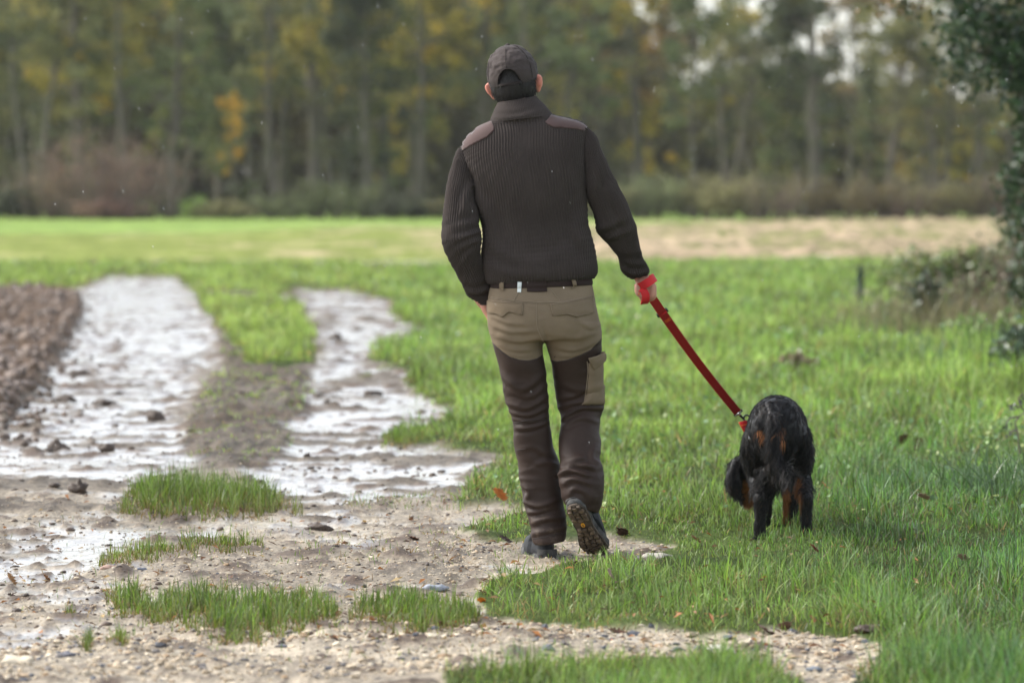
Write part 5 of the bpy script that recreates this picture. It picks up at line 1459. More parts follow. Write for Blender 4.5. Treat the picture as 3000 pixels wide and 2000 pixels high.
def shrink(rows, f):
    r = np.array(rows, float); c = (r[:, :2] + r[:, 2:4]) / 2; h = (r[:, 2:4] - r[:, :2]) / 2 * f
    return np.concatenate([c - h, c + h, r[:, 4:5], r[:, 5:] * f], 1)
for rows in (TORSO[1:-2], PELVIS, LEG_L[:-1], LEG_R[:-1], SLV_L[1:-1], SLV_R[1:-2]):
    mb.add(*loft(rings_lr(shrink(rows, .78), 40, 32)))
mb.add(*capsule_chain(at(np.array([1425, 1535, 1640, 1690]), np.array([475, 450, 440, 462]), y0), [.042, .07, .07, .042], 16))
for pts, ys_ in (([(1606, 1540), (1600, 1575)], (y0 + .05, y0 + .055)), ([(1700, 1425), (1700, 1445)], (y0 - .05, y0 - .04))):
    mb.add(*capsule_chain(np.array([at(p[0], p[1], q) for p, q in zip(pts, ys_)]), [.032, .03], 14))
# right hand, closed on the leash: palm, four curled fingers and a thumb
Yh = y0 + .115
def hp(x, y, dy): return at(x, y, Yh + dy)
mb.add(*capsule_chain(np.array([hp(1862, 776, -.01), hp(1876, 806, 0), hp(1884, 822, 0)]), [.03, .0275, .027], 14))
hand = MB()
hand.add(*capsule_chain(np.array([hp(1876, 806, 0), hp(1884, 822, 0), hp(1890, 832, 0)]), [.0255, .0255, .026], 14))
for k, (dy, kx, ky, L) in enumerate([(-.033, 1908, 836, .92), (-.011, 1913, 838, 1.0), (.012, 1914, 839, 1.0), (.033, 1910, 838, .95)]):
    hand.add(*capsule_chain(np.array([hp(1887, 822, dy * .6), hp(1899, 832, dy), hp(kx - 2, ky, dy)]), [.018, .017, .013], 10))
    hand.add(*capsule_chain(np.array([hp(kx, ky, dy), hp(kx + 1, ky + 16 * L, dy * .98), hp(kx - 1, ky + 32 * L, dy * .95), hp(1894, ky + 38 * L, dy * .9), hp(1880, ky + 33 * L, dy * .85), hp(1879, ky + 18, dy * .85)]), [.0118, .0108, .0108, .0102, .0096, .0082], 10))
for dy in (-.022, 0, .022): hand.add(*capsule_chain(np.array([hp(1884, 826, dy * .7), hp(1893, 842, dy), hp(1899, 856, dy)]), [.022, .023, .019], 12))
hand.add(*capsule_chain(np.array([hp(1876, 824, -.02), hp(1869, 842, -.038), hp(1871, 860, -.046), hp(1884, 868, -.05)]), [.0135, .0125, .0108, .009], 10))
# left hand, slid into the front pocket: back of the hand shows as a sliver
lh = [at(1418, 882, y0 + .05), at(1424, 905, y0 + .055), at(1433, 925, y0 + .05)]
mb.add(*capsule_chain(np.array([at(1395, 855, y0 + .04), at(1418, 888, y0 + .05)]), [.026, .024], 12))
for dy in (-.022, 0, .022):
    hand.add(*capsule_chain(np.array([lh[0] + [0, dy * .6, 0], lh[1] + [0, dy, 0], lh[2] + [0, dy, 0], at(1446, 965, y0 + .05 + dy), at(1452, 985, y0 + .05 + dy)]), [.018, .016, .012, .0095, .008], 10))
hand.add(*capsule_chain(np.array([lh[0] + [.01, .02, 0], at(1434, 900, y0 + .085), at(1446, 925, y0 + .09)]), [.014, .012, .009], 10))
mb.add(*capsule_chain(nk[1:], [.05, .06, .075], 20)); BV_, BF_ = remesh(mb, .0085, 4, .5); HV_, HF_ = remesh(hand, .0021, 3, .5)
bm_ = MB(); bm_.add(BV_, BF_); bm_.add(HD_, HF2_); bm_.add(HV_, HF_); V, F = bm_.get()
hl_ = (V - HC) @ HR; fl_ = sstep(.074, .088, np.abs(hl_[:, 0])) * (np.abs(hl_[:, 2] + .03) < .06) * (np.abs(hl_[:, 1]) < .06)
body = part("body", V, F, M['skin'], person, attrs=[("flush_glow", fl_, 'FLOAT')])
for s in (-1, 1):
    V, F = ellipsoid(hw((s * .031, .088, -.022)), (.012, .012, .012)); part("eye", V, F, M['white'], person)

# ---- cap
cap = MB()
def cap_ring(z, a, f=1.0):
    t = np.clip((z + .0) / .110, -1, 1); r = (1 - np.abs(np.clip(t, 0, 1)) ** 2.25) ** .5 * (1 - .10 * np.clip(-z / .03, 0, 1) ** 1.5) * f
    crease = 1 + .010 * np.cos(6 * a) * np.clip(z / .1, 0, 1)
    return np.stack([.0885 * r * np.sin(a) * crease, .106 * r * np.cos(a) * crease - .004, z + 0 * a], -1)
zs = np.concatenate([np.linspace(-.022, .06, 40), np.linspace(.064, .1085, 22)]); am = 144
aa = np.linspace(0, 2 * math.pi, am, endpoint=False)
Rg = np.stack([cap_ring(z, aa) for z in zs])
Rg[..., 2] -= .009 * np.clip(-np.cos(aa), 0, 1)[None] * np.clip((.0 - zs) / .03, 0, 1)[:, None]
Rg[..., 2] += .016 * np.clip(np.cos(aa), 0, 1)[None] * np.clip((.01 - zs) / .04, 0, 1)[:, None]
flat = Rg.reshape(-1, 3)
d = (fbm(flat * np.array([26, 26, 60]), 3, 221) * .005 + .004 * fbm(flat * 70 + 3, 2, 222)) * sstep(-.02, .04, flat[:, 2])
Nc = flat / np.array([.0885, .106, .11]) ** 2; Nc /= np.linalg.norm(Nc, axis=1)[:, None]
flat = flat + Nc * d[:, None]
n_, i_ = len(zs), np.arange(len(zs) - 1)[:, None] * am
j_ = np.arange(am)[None]; k_ = (j_ + 1) % am
Fc = np.stack([i_ + j_, i_ + k_, i_ + am + k_, i_ + am + j_], -1).reshape(-1, 4)
cen = flat[Fc].mean(1)
hole = (cen[:, 1] < 0) & (((cen[:, 0] / .041) ** 2 + ((cen[:, 2] + .028) / .058) ** 2) < 1)
Fc = Fc[~hole]
inn = flat - Nc * .0022; N0 = len(flat)
topc = np.array([[0, -.004, .1095]])
edges = {}
for f in Fc:
    for q in range(4): edges[(f[q], f[(q + 1) % 4])] = 1
top_i = (n_ - 1) * am
rim = [(x, y) for (x, y) in edges if (y, x) not in edges and not (x >= top_i and y >= top_i)]
Fr = np.array([[y, x, x + N0, y + N0] for x, y in rim])
Tt = np.stack([top_i + np.arange(am), top_i + (np.arange(am) + 1) % am, np.full(am, 2 * N0)], -1)
capo = part("cap", hw(np.concatenate([flat, inn, topc])), [np.concatenate([Fc, Fc[:, ::-1] + N0, Fr]), Tt], M['cap'], person)
# bound edge of the opening, the strap across it, panel seams, button and peak
th = np.linspace(-.02, math.pi + .02, 40)
ex = .0415 * np.cos(th); ez = -.028 + .0585 * np.sin(th)
def on_dome(x, z, off=.001):
    z = np.asarray(z, float); x = np.asarray(x, float); t = np.clip(z / .110, 0, 1); r = (1 - t ** 2.25) ** .5 * (1 - .10 * np.clip(-z / .03, 0, 1) ** 1.5)
    y = -.106 * r * np.sqrt(np.clip(1 - (x / (.0885 * r + 1e-9)) ** 2, 0, 1)) - .004 - off
    return np.stack([x, y, z], -1)
part("opening_binding", *tube(hw(on_dome(ex, ez)), .0022, 6), M['capstrap'], capo)
xs = np.linspace(-.045, .045, 26); sr = []
for z in (-.032, -.019): sr.append(on_dome(xs, np.full(26, z) + .002 * np.cos(xs / .045 * 1.5), .0035))
sp = np.stack([sr[0], sr[1], sr[1] + [0, .003, 0], sr[0] + [0, .003, 0]], 1)
part("strap", *loft(hw(sp)), M['capstrap'], capo)
V, F = box((0, 0, 0), (.008, .004, .019)); part("strap_buckle", hw(V + on_dome(np.array([.037]), np.array([-.024]), .002)), F, M['steel'] if False else M['black'], capo)
for k in range(6):
    a = math.pi / 6 + k * math.pi / 3 if False else k * math.pi / 3
    zz = np.linspace(.03 if k == 3 else -.02, .107, 24)
    L = np.stack([cap_ring(z, np.array([a]))[0] for z in zs[::3] if z > zz[0]]); L = L + L / np.linalg.norm(L, axis=1)[:, None] * .0008
    part("seam", *tube(hw(L), .0011, 5), M['capstrap'], capo)
V, F = ellipsoid((0, -.004, .1105), (.0085, .0085, .0045)); part("button", hw(V), F, M['cap'], capo)
u = np.linspace(-1, 1, 31); vv = np.linspace(0, 1, 9); pk = []
for s_ in (0, 1):
    rows = []
    for v in vv:
        ang = u * 1.02; x = .086 * np.sin(ang) * (1 + .12 * v); y = .102 * np.cos(ang) + v * .072 * np.cos(u * 1.25) ** .8
        z = -.006 - .022 * v - .022 * (u ** 2) + .004 * (1 - v) - s_ * .003
        rows.append(np.stack([x, y, z], -1))
    pk.append(np.array(rows))
V = np.concatenate([pk[0].reshape(-1, 3), pk[1].reshape(-1, 3)]); n_ = 31 * 9
i_ = np.arange(8)[:, None] * 31; j_ = np.arange(30)[None]; F1 = np.stack([i_ + j_, i_ + j_ + 1, i_ + 31 + j_ + 1, i_ + 31 + j_], -1).reshape(-1, 4)
per = np.concatenate([np.arange(30), 30 + 31 * np.arange(8), 8 * 31 + 30 - np.arange(30), 31 * (8 - np.arange(8))]); nx = np.roll(per, -1)
part("peak", hw(V), [np.concatenate([F1, F1[:, ::-1] + n_, np.stack([per, nx, nx + n_, per + n_], -1)])], M['cap'], capo)

# ---- hair below and inside the cap opening
def hair_curves(name, P0, D, L, npts, rad, mat, parent, curl, seed, clump=None, col=None, label=None, droop=0.0):
    """Strands: root points, start directions, lengths (world)."""
    g = np.random.default_rng(seed); n = len(P0)
    s = np.linspace(0, 1, npts)[None, :, None]
    side = np.cross(D, g.normal(0, 1, (n, 3))); side /= np.linalg.norm(side, axis=1)[:, None] + 1e-9
    pts = P0[:, None] + D[:, None] * L[:, None, None] * s + side[:, None] * (curl * L)[:, None, None] * np.sin(s * 2.6) * s
    pts[..., 2] -= droop * L[:, None] * s[..., 0] ** 2
    if clump is not None: pts = clump(pts, s)
    cu = bpy.data.hair_curves.new(name); cu.add_curves([npts] * n)
    cu.attributes["position"].data.foreach_set("vector", (pts - base_of(parent)).astype(np.float32).ravel())
    ra = cu.attributes.get("radius") or cu.attributes.new("radius", 'FLOAT', 'POINT')
    ra.data.foreach_set("value", (rad * np.linspace(1, .25, npts)[None] * np.ones((n, 1))).astype(np.float32).ravel())
    if col is not None:
        ca = cu.attributes.new("gcol", 'FLOAT_COLOR', 'POINT')
        ca.data.foreach_set("color", np.concatenate([np.repeat(col, npts, 0), np.ones((n * npts, 1))], 1).astype(np.float32).ravel())
    cu.materials.append(mat)
    o = bpy.data.objects.new(name, cu); COL.objects.link(o); o.parent = parent
    if label: o['label'] = label
    return o
sh = MB(); g = np.random.default_rng(231)
V, F = ellipsoid((0, -.014, -.024), (.0770, .0885, .086), n=40, m=60)
cenF = None
for f in F:
    pass
keepv = (V[:, 2] < .045) & (V[:, 1] < .03 - .35 * (V[:, 2] + .04)) & (V[:, 2] > -.096 + .010 * np.cos(V[:, 0] / .075 * 3) + np.clip(V[:, 1] + .04, 0, .1) * .55)
Fk = [f[keepv[f].all(1)] for f in F]
_c = np.array([0, .004, .01]); _r = np.linalg.norm((V - _c) / np.array([.0785, .1000, .104]), axis=1); V = np.where(((_r < 1) & (V[:, 2] > -.03) & (V[:, 1] < 0))[:, None], _c + (V - _c) / _r[:, None], V)
V = V + .003 * fbm(V * np.array([90, 90, 25]), 2, 232)[:, None] * V / np.linalg.norm(V, axis=1)[:, None]
hair = part("hair", hw(V), Fk, M['hair'], person)
idx = np.where(keepv)[0]; pk_ = V[idx[g.integers(0, len(idx), 4200)]] + g.normal(0, .0025, (4200, 3))
nn = pk_ - np.array([0, -.014, -.024]); nn /= np.linalg.norm(nn, axis=1)[:, None]
dn = np.array([0, 0, -1.0]) - nn * (nn @ np.array([0, 0, -1.0]))[:, None]; dn += .28 * nn + g.normal(0, .16, dn.shape); dn /= np.linalg.norm(dn, axis=1)[:, None]
hair_curves("hair_strands", hw(pk_ - nn * .001), dn @ HR.T, g.uniform(.010, .022, 4200), 4, .00045, M['hair'], hair, .12, 233)

# ---- boots
def boot_outline(s):
    """Half widths and centre line of the sole along the length s 0..1."""
    hwid = np.interp(s, [0, .03, .1, .22, .4, .55, .7, .85, .94, .985, 1], [.012, .024, .034, .036, .031, .037, .047, .045, .034, .018, .006])
    cx = np.interp(s, [0, .3, .5, .75, 1], [0, .002, -.001, -.004, .002])
    return hwid, cx
def build_boot(O, f, d, side, label):
    f = np.array(f, float); f /= np.linalg.norm(f); d = np.array(d, float); d -= f * (f @ d); d /= np.linalg.norm(d); up = -d; r = np.cross(f, up)
    B = np.stack([r, f, up], 1); O = np.array(O, float)
    def w(V): return np.asarray(V, float) @ B.T + O
    Ln = .295; S = np.concatenate([np.linspace(0, .08, 8), np.linspace(.1, .9, 24), np.linspace(.92, 1, 10)])
    hwid, cx = boot_outline(S)
    def outline(sc, y0_, y1_, z, bul=0):
        y = y0_ + S * (y1_ - y0_)
        return np.concatenate([np.stack([cx * side + hwid * sc, y, 0 * y + z], -1), np.stack([cx * side - hwid * sc, y, 0 * y + z], -1)[::-1]])
    sole = np.stack([outline(.96, .004, Ln - .004, .004), outline(1.0, 0, Ln, .007), outline(1.0, 0, Ln, .014)])
    spring = lambda V: V + np.stack([0 * V[..., 0], 0 * V[..., 0], .03 * np.clip((V[..., 1] - .2) / .095, 0, 1) ** 2], -1)
    root = thing if False else None
    o = part("boot", *_boot_upper(w, spring, outline, Ln), M['rubber'], person, label=label)
    part("sole", w(spring(loft(sole)[0])), loft(sole)[1], M['soledirt'], o)
    mid = np.stack([outline(1.0, 0, Ln, .014), outline(1.06, -.004, Ln + .003, .020), outline(1.05, -.004, Ln + .002, .034), outline(.98, 0, Ln - .002, .040)])
    part("midsole", w(spring(loft(mid)[0])), loft(mid)[1], M['midsole'], o)
    k = 0; me = None
    for y in [.012, .032, .052, .072] + [.128, .150, .172, .194, .216, .238, .258, .277]:
        hw_, c_ = boot_outline(np.array([y / Ln])); hw_ = float(hw_[0]) * .88; c_ = float(c_[0]) * side
        nx = 3 if y < .1 else (4 if hw_ > .032 else 3)
        for q in range(nx):
            cxx = c_ + hw_ * (-1 + (2 * q + 1) / nx); wd = hw_ * 2 / nx * .74
            jit = .006 * ((q + int(y * 1000)) % 2) - .003
            V, F = box((cxx, y + jit, -.0005), (wd, .0135, .011)); V = V + np.random.default_rng(k + 900).normal(0, .0012, V.shape); k += 1
            part("lug", w(spring(V)), F, M['lug'], o, smooth=False)
    # oval yellow badge with a dark mark pressed in
    a = np.linspace(0, 2 * math.pi, 20, endpoint=False)
    ov = np.stack([np.stack([.0068 * q * np.cos(a), .105 + .0105 * q * np.sin(a), 0 * a + z], -1) for q, z in ((1, .005), (1, .0012), (.9, .0005))])
    bd = part("badge", w(loft(ov)[0]), loft(ov)[1], M['yellow'], o, label="small yellow oval badge in the arch of the sole")
    for s_ in (-1, 0, 1):
        V, F = box((0, .105 + s_ * .0048, .0002), (.0075 - .002 * abs(s_), .0014, .0012), np.array(Matrix.Rotation(.4, 3, 'Z'))); part("mark", w(V + [0, .0, 0]), F, M['soledirt'], bd)
    th_ = np.linspace(-2.2, 2.2, 30); cr = np.stack([.041 * np.sin(th_), .052 - .055 * np.cos(th_), .132 - .012 * np.cos(th_ * 1.0) * 0 + .0 * th_], -1)
    part("ankle_padding", *tube(w(cr), .0075, 8), M['rubber'], o)
    hc = np.stack([np.stack([.0385 * np.sin(th_ * .55), .034 - .0405 * np.cos(th_ * .55), 0 * th_ + z], -1) for z in (.036, .050, .058)] )
    V = hc.reshape(-1, 3); i_ = np.arange(2)[:, None] * 30; j_ = np.arange(29)[None]
    Fh = np.stack([i_ + j_, i_ + j_ + 1, i_ + 30 + j_ + 1, i_ + 30 + j_], -1).reshape(-1, 4)
    V2 = V * np.array([.9, 1, 1]) + [0, .004, 0]
    part("heel_cup", w(np.concatenate([V, V2])), [np.concatenate([Fh, Fh[:, ::-1] + 90])], M['midsole'], o)
    if side > 0:
        V, F = ellipsoid((.036 * side, .085, .085), (.009, .034, .03)); part("side_panel", w(V), F, M['leatherbrown'], o)
    return o
def _boot_upper(w, spring, outline, Ln):
    def ring(y0_, y1_, hwm, z):
        a = np.linspace(0, 2 * math.pi, 84, endpoint=False); t = np.sin(a); c = np.cos(a)
        yy = (y0_ + y1_) / 2 + (y1_ - y0_) / 2 * np.sign(t) * np.abs(t) ** .9
        return np.stack([hwm * np.sign(c) * np.abs(c) ** .8 * (1 - .16 * (yy < .12) * (z < .09)), yy, 0 * a + z], -1)
    rows = [ring(.002, Ln - .006, .046, .036), ring(.0, Ln - .004, .047, .05), ring(-.002, Ln - .014, .045, .066), ring(-.003, Ln - .05, .043, .082), ring(-.002, .19, .042, .097), ring(.0, .15, .042, .112), ring(.0, .125, .042, .132), ring(.002, .118, .041, .15)]
    Rg = smooth_path(np.stack(rows).reshape(8, -1), 30).reshape(30, 84, 3)
    V, F = loft(Rg); return w(spring(V)), F
hl = ground_at(1606, 1656); hl[1] = 14.838
build_boot((hl[0], hl[1] + .01, -.006), (-.20, 1, 0), (0, 0, -1), -1, "left boot planted flat on the gravel")
heel = at(1679, 1484, 14.69); toe = at(1762, 1642, 14.89)
build_boot(heel, toe - heel, (-.20, -1, -.35), 1, "right boot lifted to show its muddy lugged sole")

# ------------------------------------------------------------------ leash
M['web'] = cloth_mat("red_webbing", (.40, .024, .028), .6, 700, .4, .08)
M['webbright'] = cloth_mat("bright_red_webbing", (.52, .028, .032), .6, 700, .4, .08)
M['webedge'] = simple_mat("orange_webbing_edge", (.75, .16, .03), .6, .1, 50, 300, .2, .001)
DOG_Y = 16.30
leash = thing("dog_leash", "flat red dog leash running from the man's hand to the dog", "leash", tuple(at(1905, 865, Yh)))
A0, A1 = at(1906, 866, Yh - .02), at(2162, 1208, DOG_Y - .05)
tt = np.linspace(0, 1, 40)[:, None]
Pl = A0 + (A1 - A0) * tt - np.array([0, 0, 1.0]) * .012 * np.sin(math.pi * tt)
dirn = (A1 - A0) / np.linalg.norm(A1 - A0)
wdir = np.cross(dirn, [0, 1, 0]); wdir /= np.linalg.norm(wdir)
twist = wdir[None] * np.cos(.25 * np.sin(tt * 3)) + np.cross(dirn, wdir)[None] * np.sin(.25 * np.sin(tt * 3))
part("strap", *ribbon(Pl, twist, .0305, .0026), M['web'], leash, smooth=False)
for s in (-1,): part("edge_binding", *tube(Pl + twist * s * .0152, .0011, 6), M['webedge'], leash)
# slider buckle
sb = Pl[5]; q = twist[5]
nrm = np.cross(dirn, q)
if nrm[1] > 0: nrm = -nrm
fr = [sb + q * .019 + dirn * .011, sb + q * .019 - dirn * .011, sb - q * .019 - dirn * .011, sb - q * .019 + dirn * .011]
slider = MB()
for a, b in ((0, 1), (2, 3)): slider.add(*capsule_chain(np.array([fr[a], fr[b]]), [.0036, .0036], 8))
for a, b in ((1, 2), (3, 0)): slider.add(*capsule_chain(np.array([fr[a] - nrm * .004, fr[b] - nrm * .004]), [.0026, .0026], 8))
part("slider_buckle", *slider.get(), M['black'], leash)
part("strap_fold", *tube(np.stack([sb - q * .0155 + nrm * .0026, sb + nrm * .003, sb + q * .0155 + nrm * .0026]), .003, 8), M['webbright'], leash)
c = Pl[7]; h_ = .0105; k4 = [c + nrm * .0022 + q * a * h_ + dirn * b * h_ for a, b in ((-1, -1), (1, -1), (1, 1), (-1, 1))]
for a, b in ((0, 1), (1, 2), (2, 3), (3, 0), (0, 2), (1, 3)): part("stitching", *tube(np.stack([k4[a], (k4[a] + k4[b]) / 2, k4[b]]), .0009, 5), M['webedge'], leash)
# wrist loop round the hand, and the turn of webbing over the fingers
th = np.linspace(0, 2 * math.pi, 49)[:-1]
lc = at(1892, 829, Yh); la = (at(1919, 813, Yh) - at(1866, 846, Yh)) / 2; lb_ = np.array([0, .062, 0.])
loop = lc + np.cos(th)[:, None] * la * 1.02 + np.sin(th)[:, None] * lb_
wv = np.cross(la, lb_); wv /= np.linalg.norm(wv)
part("wrist_loop", *ribbon(loop, np.repeat([wv], 48, 0), .029, .0026, True), M['webbright'], leash, smooth=False)
L2 = np.array([hp(1876, 846, -.046), hp(1884, 850, -.056), hp(1891, 862, -.058), hp(1892, 874, -.054), hp(1890, 884, -.042), hp(1888, 889, -.01), hp(1888, 888, .03), hp(1890, 870, .046)])
L2 = smooth_path(L2, 36); wd2 = np.repeat([[1.0, .1, .12]], 36, 0); wd2[:8] = np.linspace([.75, .1, .65], [1, .1, .12], 8)
part("finger_loop", *ribbon(L2, wd2, .0275, .0026), M['webbright'], leash, smooth=False)
part("stitch_dot", *ribbon(np.array([hp(1871, 858, -.06), hp(1873, 864, -.06)]), np.array([[1, 0, 0.]] * 2), .0035, .001), M['webedge'], leash)
# clip
e = Pl[-1]; q = twist[-1]; cm = MB()
k4 = [e - q * .0175 - dirn * .004, e + q * .0175 - dirn * .004, e + q * .0165 + dirn * .014, e - q * .0165 + dirn * .014]
for a, b in ((0, 1), (1, 2), (2, 3), (3, 0)): cm.add(*capsule_chain(np.array([k4[a], k4[b]]), [.0026, .0026], 8))
part("clip_bar", *cm.get(), M['black'], leash)
V, F = ellipsoid(e + dirn * .019, (.0062, .0062, .0062)); part("swivel", V, F, M['steel'], leash)
sp = e + dirn * .024; tip = at(2188, 1236, DOG_Y - .02)
part("hook_shank", *capsule_chain(np.array([sp, sp + (tip - sp) * .55]), [.0052, .0042], 10), M['black'], leash)
hcn = sp + (tip - sp) * .62 + np.array([.010, 0, .004]); a = np.linspace(0, 2 * math.pi, 29)[:-1]
ringp = hcn + np.cos(a)[:, None] * np.array([.0115, 0, 0]) + np.sin(a)[:, None] * np.array([0, .003, .0115])
ringp = np.concatenate([ringp, ringp[:1]])
part("hook", *tube(ringp, .0034, 8), M['black'], leash)
# ------------------------------------------------------------------ the dog
dog = thing("dog", "long-haired black dog with tan markings on the red leash, seen from behind, head lowered", "dog", tuple(at(2280, 1588, 15.75) * [1, 1, 0] ))
def dp(x, y, Y): return at(x, y, Y)
mb = MB()
def trunk_ring(cx, cy, Y, hw_, hu, hd, m=28):
    c = at(cx, cy, Y); a = np.linspace(0, 2 * math.pi, m, endpoint=False)
    z = np.sin(a); return c + np.stack([hw_ * np.cos(a), 0 * a, np.where(z > 0, hu, hd) * z], -1)
TR = [(2272, 1265, 15.595, .035, .05, .06), (2273, 1262, 15.61, .07, .085, .095), (2275, 1258, 15.65, .094, .112, .12), (2276, 1256, 15.72, .106, .124, .13), (2277, 1258, 15.82, .107, .126, .12), (2279, 1262, 15.95, .108, .122, .125),
      (2280, 1268, 16.1, .110, .12, .15), (2280, 1272, 16.22, .110, .118, .165), (2276, 1278, 16.34, .104, .112, .155), (2262, 1285, 16.42, .075, .088, .12), (2255, 1290, 16.46, .03, .04, .05)]
mb.add(*loft(np.stack([trunk_ring(*r) for r in TR])))
def cc(pts, r, m=16): mb.add(*capsule_chain(np.array([dp(*p) for p in pts]), r, m))
# hind legs: hip, knee forward, hock back, near-vertical shank, paw
cc([(2232, 1275, 15.70), (2222, 1330, 15.76), (2222, 1385, 15.80), (2226, 1430, 15.74), (2228, 1462, 15.66)], [.066, .064, .046, .032, .024])
cc([(2228, 1458, 15.66), (2227, 1500, 15.665), (2226, 1545, 15.67), (2226, 1577, 15.675)], [.027, .0225, .0215, .023])
cc([(2226, 1580, 15.675), (2226, 1584, 15.73)], [.024, .026])
cc([(2322, 1275, 15.70), (2334, 1330, 15.76), (2342, 1390, 15.80), (2354, 1432, 15.74), (2361, 1462, 15.66)], [.066, .064, .046, .032, .024])
cc([(2361, 1458, 15.66), (2361, 1500, 15.665), (2362, 1545, 15.67), (2363, 1577, 15.675)], [.027, .0225, .0215, .023])
cc([(2363, 1580, 15.675), (2363, 1584, 15.73)], [.024, .026])
# front legs
for xs in ((2240, 2243, 2240, 2238, 2236), (2328, 2322, 2318, 2315, 2311)):
    cc([(xs[0], 1330, 16.28), (xs[1], 1400, 16.20), (xs[2], 1450, 16.17), (xs[3], 1510, 16.20), (xs[4], 1556, 16.21)], [.07, .05, .034, .027, .025])
    cc([(xs[4], 1560, 16.21), (xs[4], 1564, 16.26)], [.027, .027])
# neck reaching down to the left, head, muzzle
cc([(2262, 1270, 16.36), (2238, 1300, 16.46), (2208, 1340, 16.52), (2182, 1376, 16.55)], [.088, .062, .05, .05])
cc([(2176, 1372, 16.54), (2178, 1410, 16.58), (2186, 1440, 16.62), (2192, 1466, 16.65)], [.052, .054, .038, .03])
cc([(2192, 1468, 16.65), (2193, 1474, 16.66)], [.02, .018])
# hanging ears
for xs, dy in (((2156, 2148, 2150, 2160), -.03), ((2212, 2216, 2216, 2210), .06)):
    cc([(xs[0], 1352, 16.54 + dy), (xs[1], 1385, 16.53 + dy), (xs[2], 1420, 16.53 + dy), (xs[3], 1446, 16.54 + dy)], [.018, .026, .028, .016])
# tail hanging between the thighs, its end curled to the right
TAIL = [(2262, 1206, 15.60), (2266, 1238, 15.55), (2266, 1285, 15.525), (2265, 1325, 15.52), (2272, 1360, 15.52), (2294, 1380, 15.515), (2316, 1370, 15.51)]
cc(TAIL, [.026, .026, .023, .020, .020, .019, .014])
mb.add(*ellipsoid(dp(2262, 1395, 15.66), (.05, .03, .05)))
DV, DF = remesh(mb, .008, 6, .5)
def dog_mat():
    m, t, p = new_mat("black_tan_coat")
    a = nd(t, "ShaderNodeAttribute", attribute_name="gcol"); t.links.new(a.outputs["Color"], p.inputs["Base Color"])
    p.inputs["Roughness"].default_value = .45; p.inputs["Specular IOR Level"].default_value = .3
    return m
M['coat'] = dog_mat()
def tan_mask(W):
    """Where the coat is tan: under the tail root, inner legs, feet of the front legs, muzzle and breast."""
    P = proj(W); x, y, Y = P[:, 0], P[:, 1], W[:, 1]
    def blob(cx, cy, rx, ry): return np.exp(-(((x - cx) / rx) ** 2 + ((y - cy) / ry) ** 2) ** 2)
    rear = (Y < 15.75)
    t = blob(2224, 1267, 15, 6) * rear + blob(2234, 1278, 7, 13) * rear + blob(2290, 1268, 13, 12) * rear
    t += blob(2338, 1425, 9, 34) * (Y < 15.95) * .9 + blob(2344, 1470, 6, 24) * (Y < 15.9) * .7
    fr = (Y > 16.05) & (y > 1380) & (x > 2225)
    t += fr * np.clip((2316 - x) / 8, 0, 1) * (x > 2280) * sstep(1400, 1450, y) * .95
    t += (Y > 16.48) * (x > 2176) * sstep(1396, 1420, y) * (x < 2215) * .95
    t += (Y > 16.3) * (x > 2190) * (x < 2225) * sstep(1390, 1440, y) * .6
    return np.clip(t, 0, 1)
BLK = np.array([.0055, .0053, .0058]); TANC = np.array([.24, .095, .032])
tm = tan_mask(DV)[:, None]
body_dog = part("body", DV, DF, M['coat'], dog, attrs=[("gcol", BLK * (1 - tm * .8) + TANC * tm * .8, 'FLOAT_COLOR')])

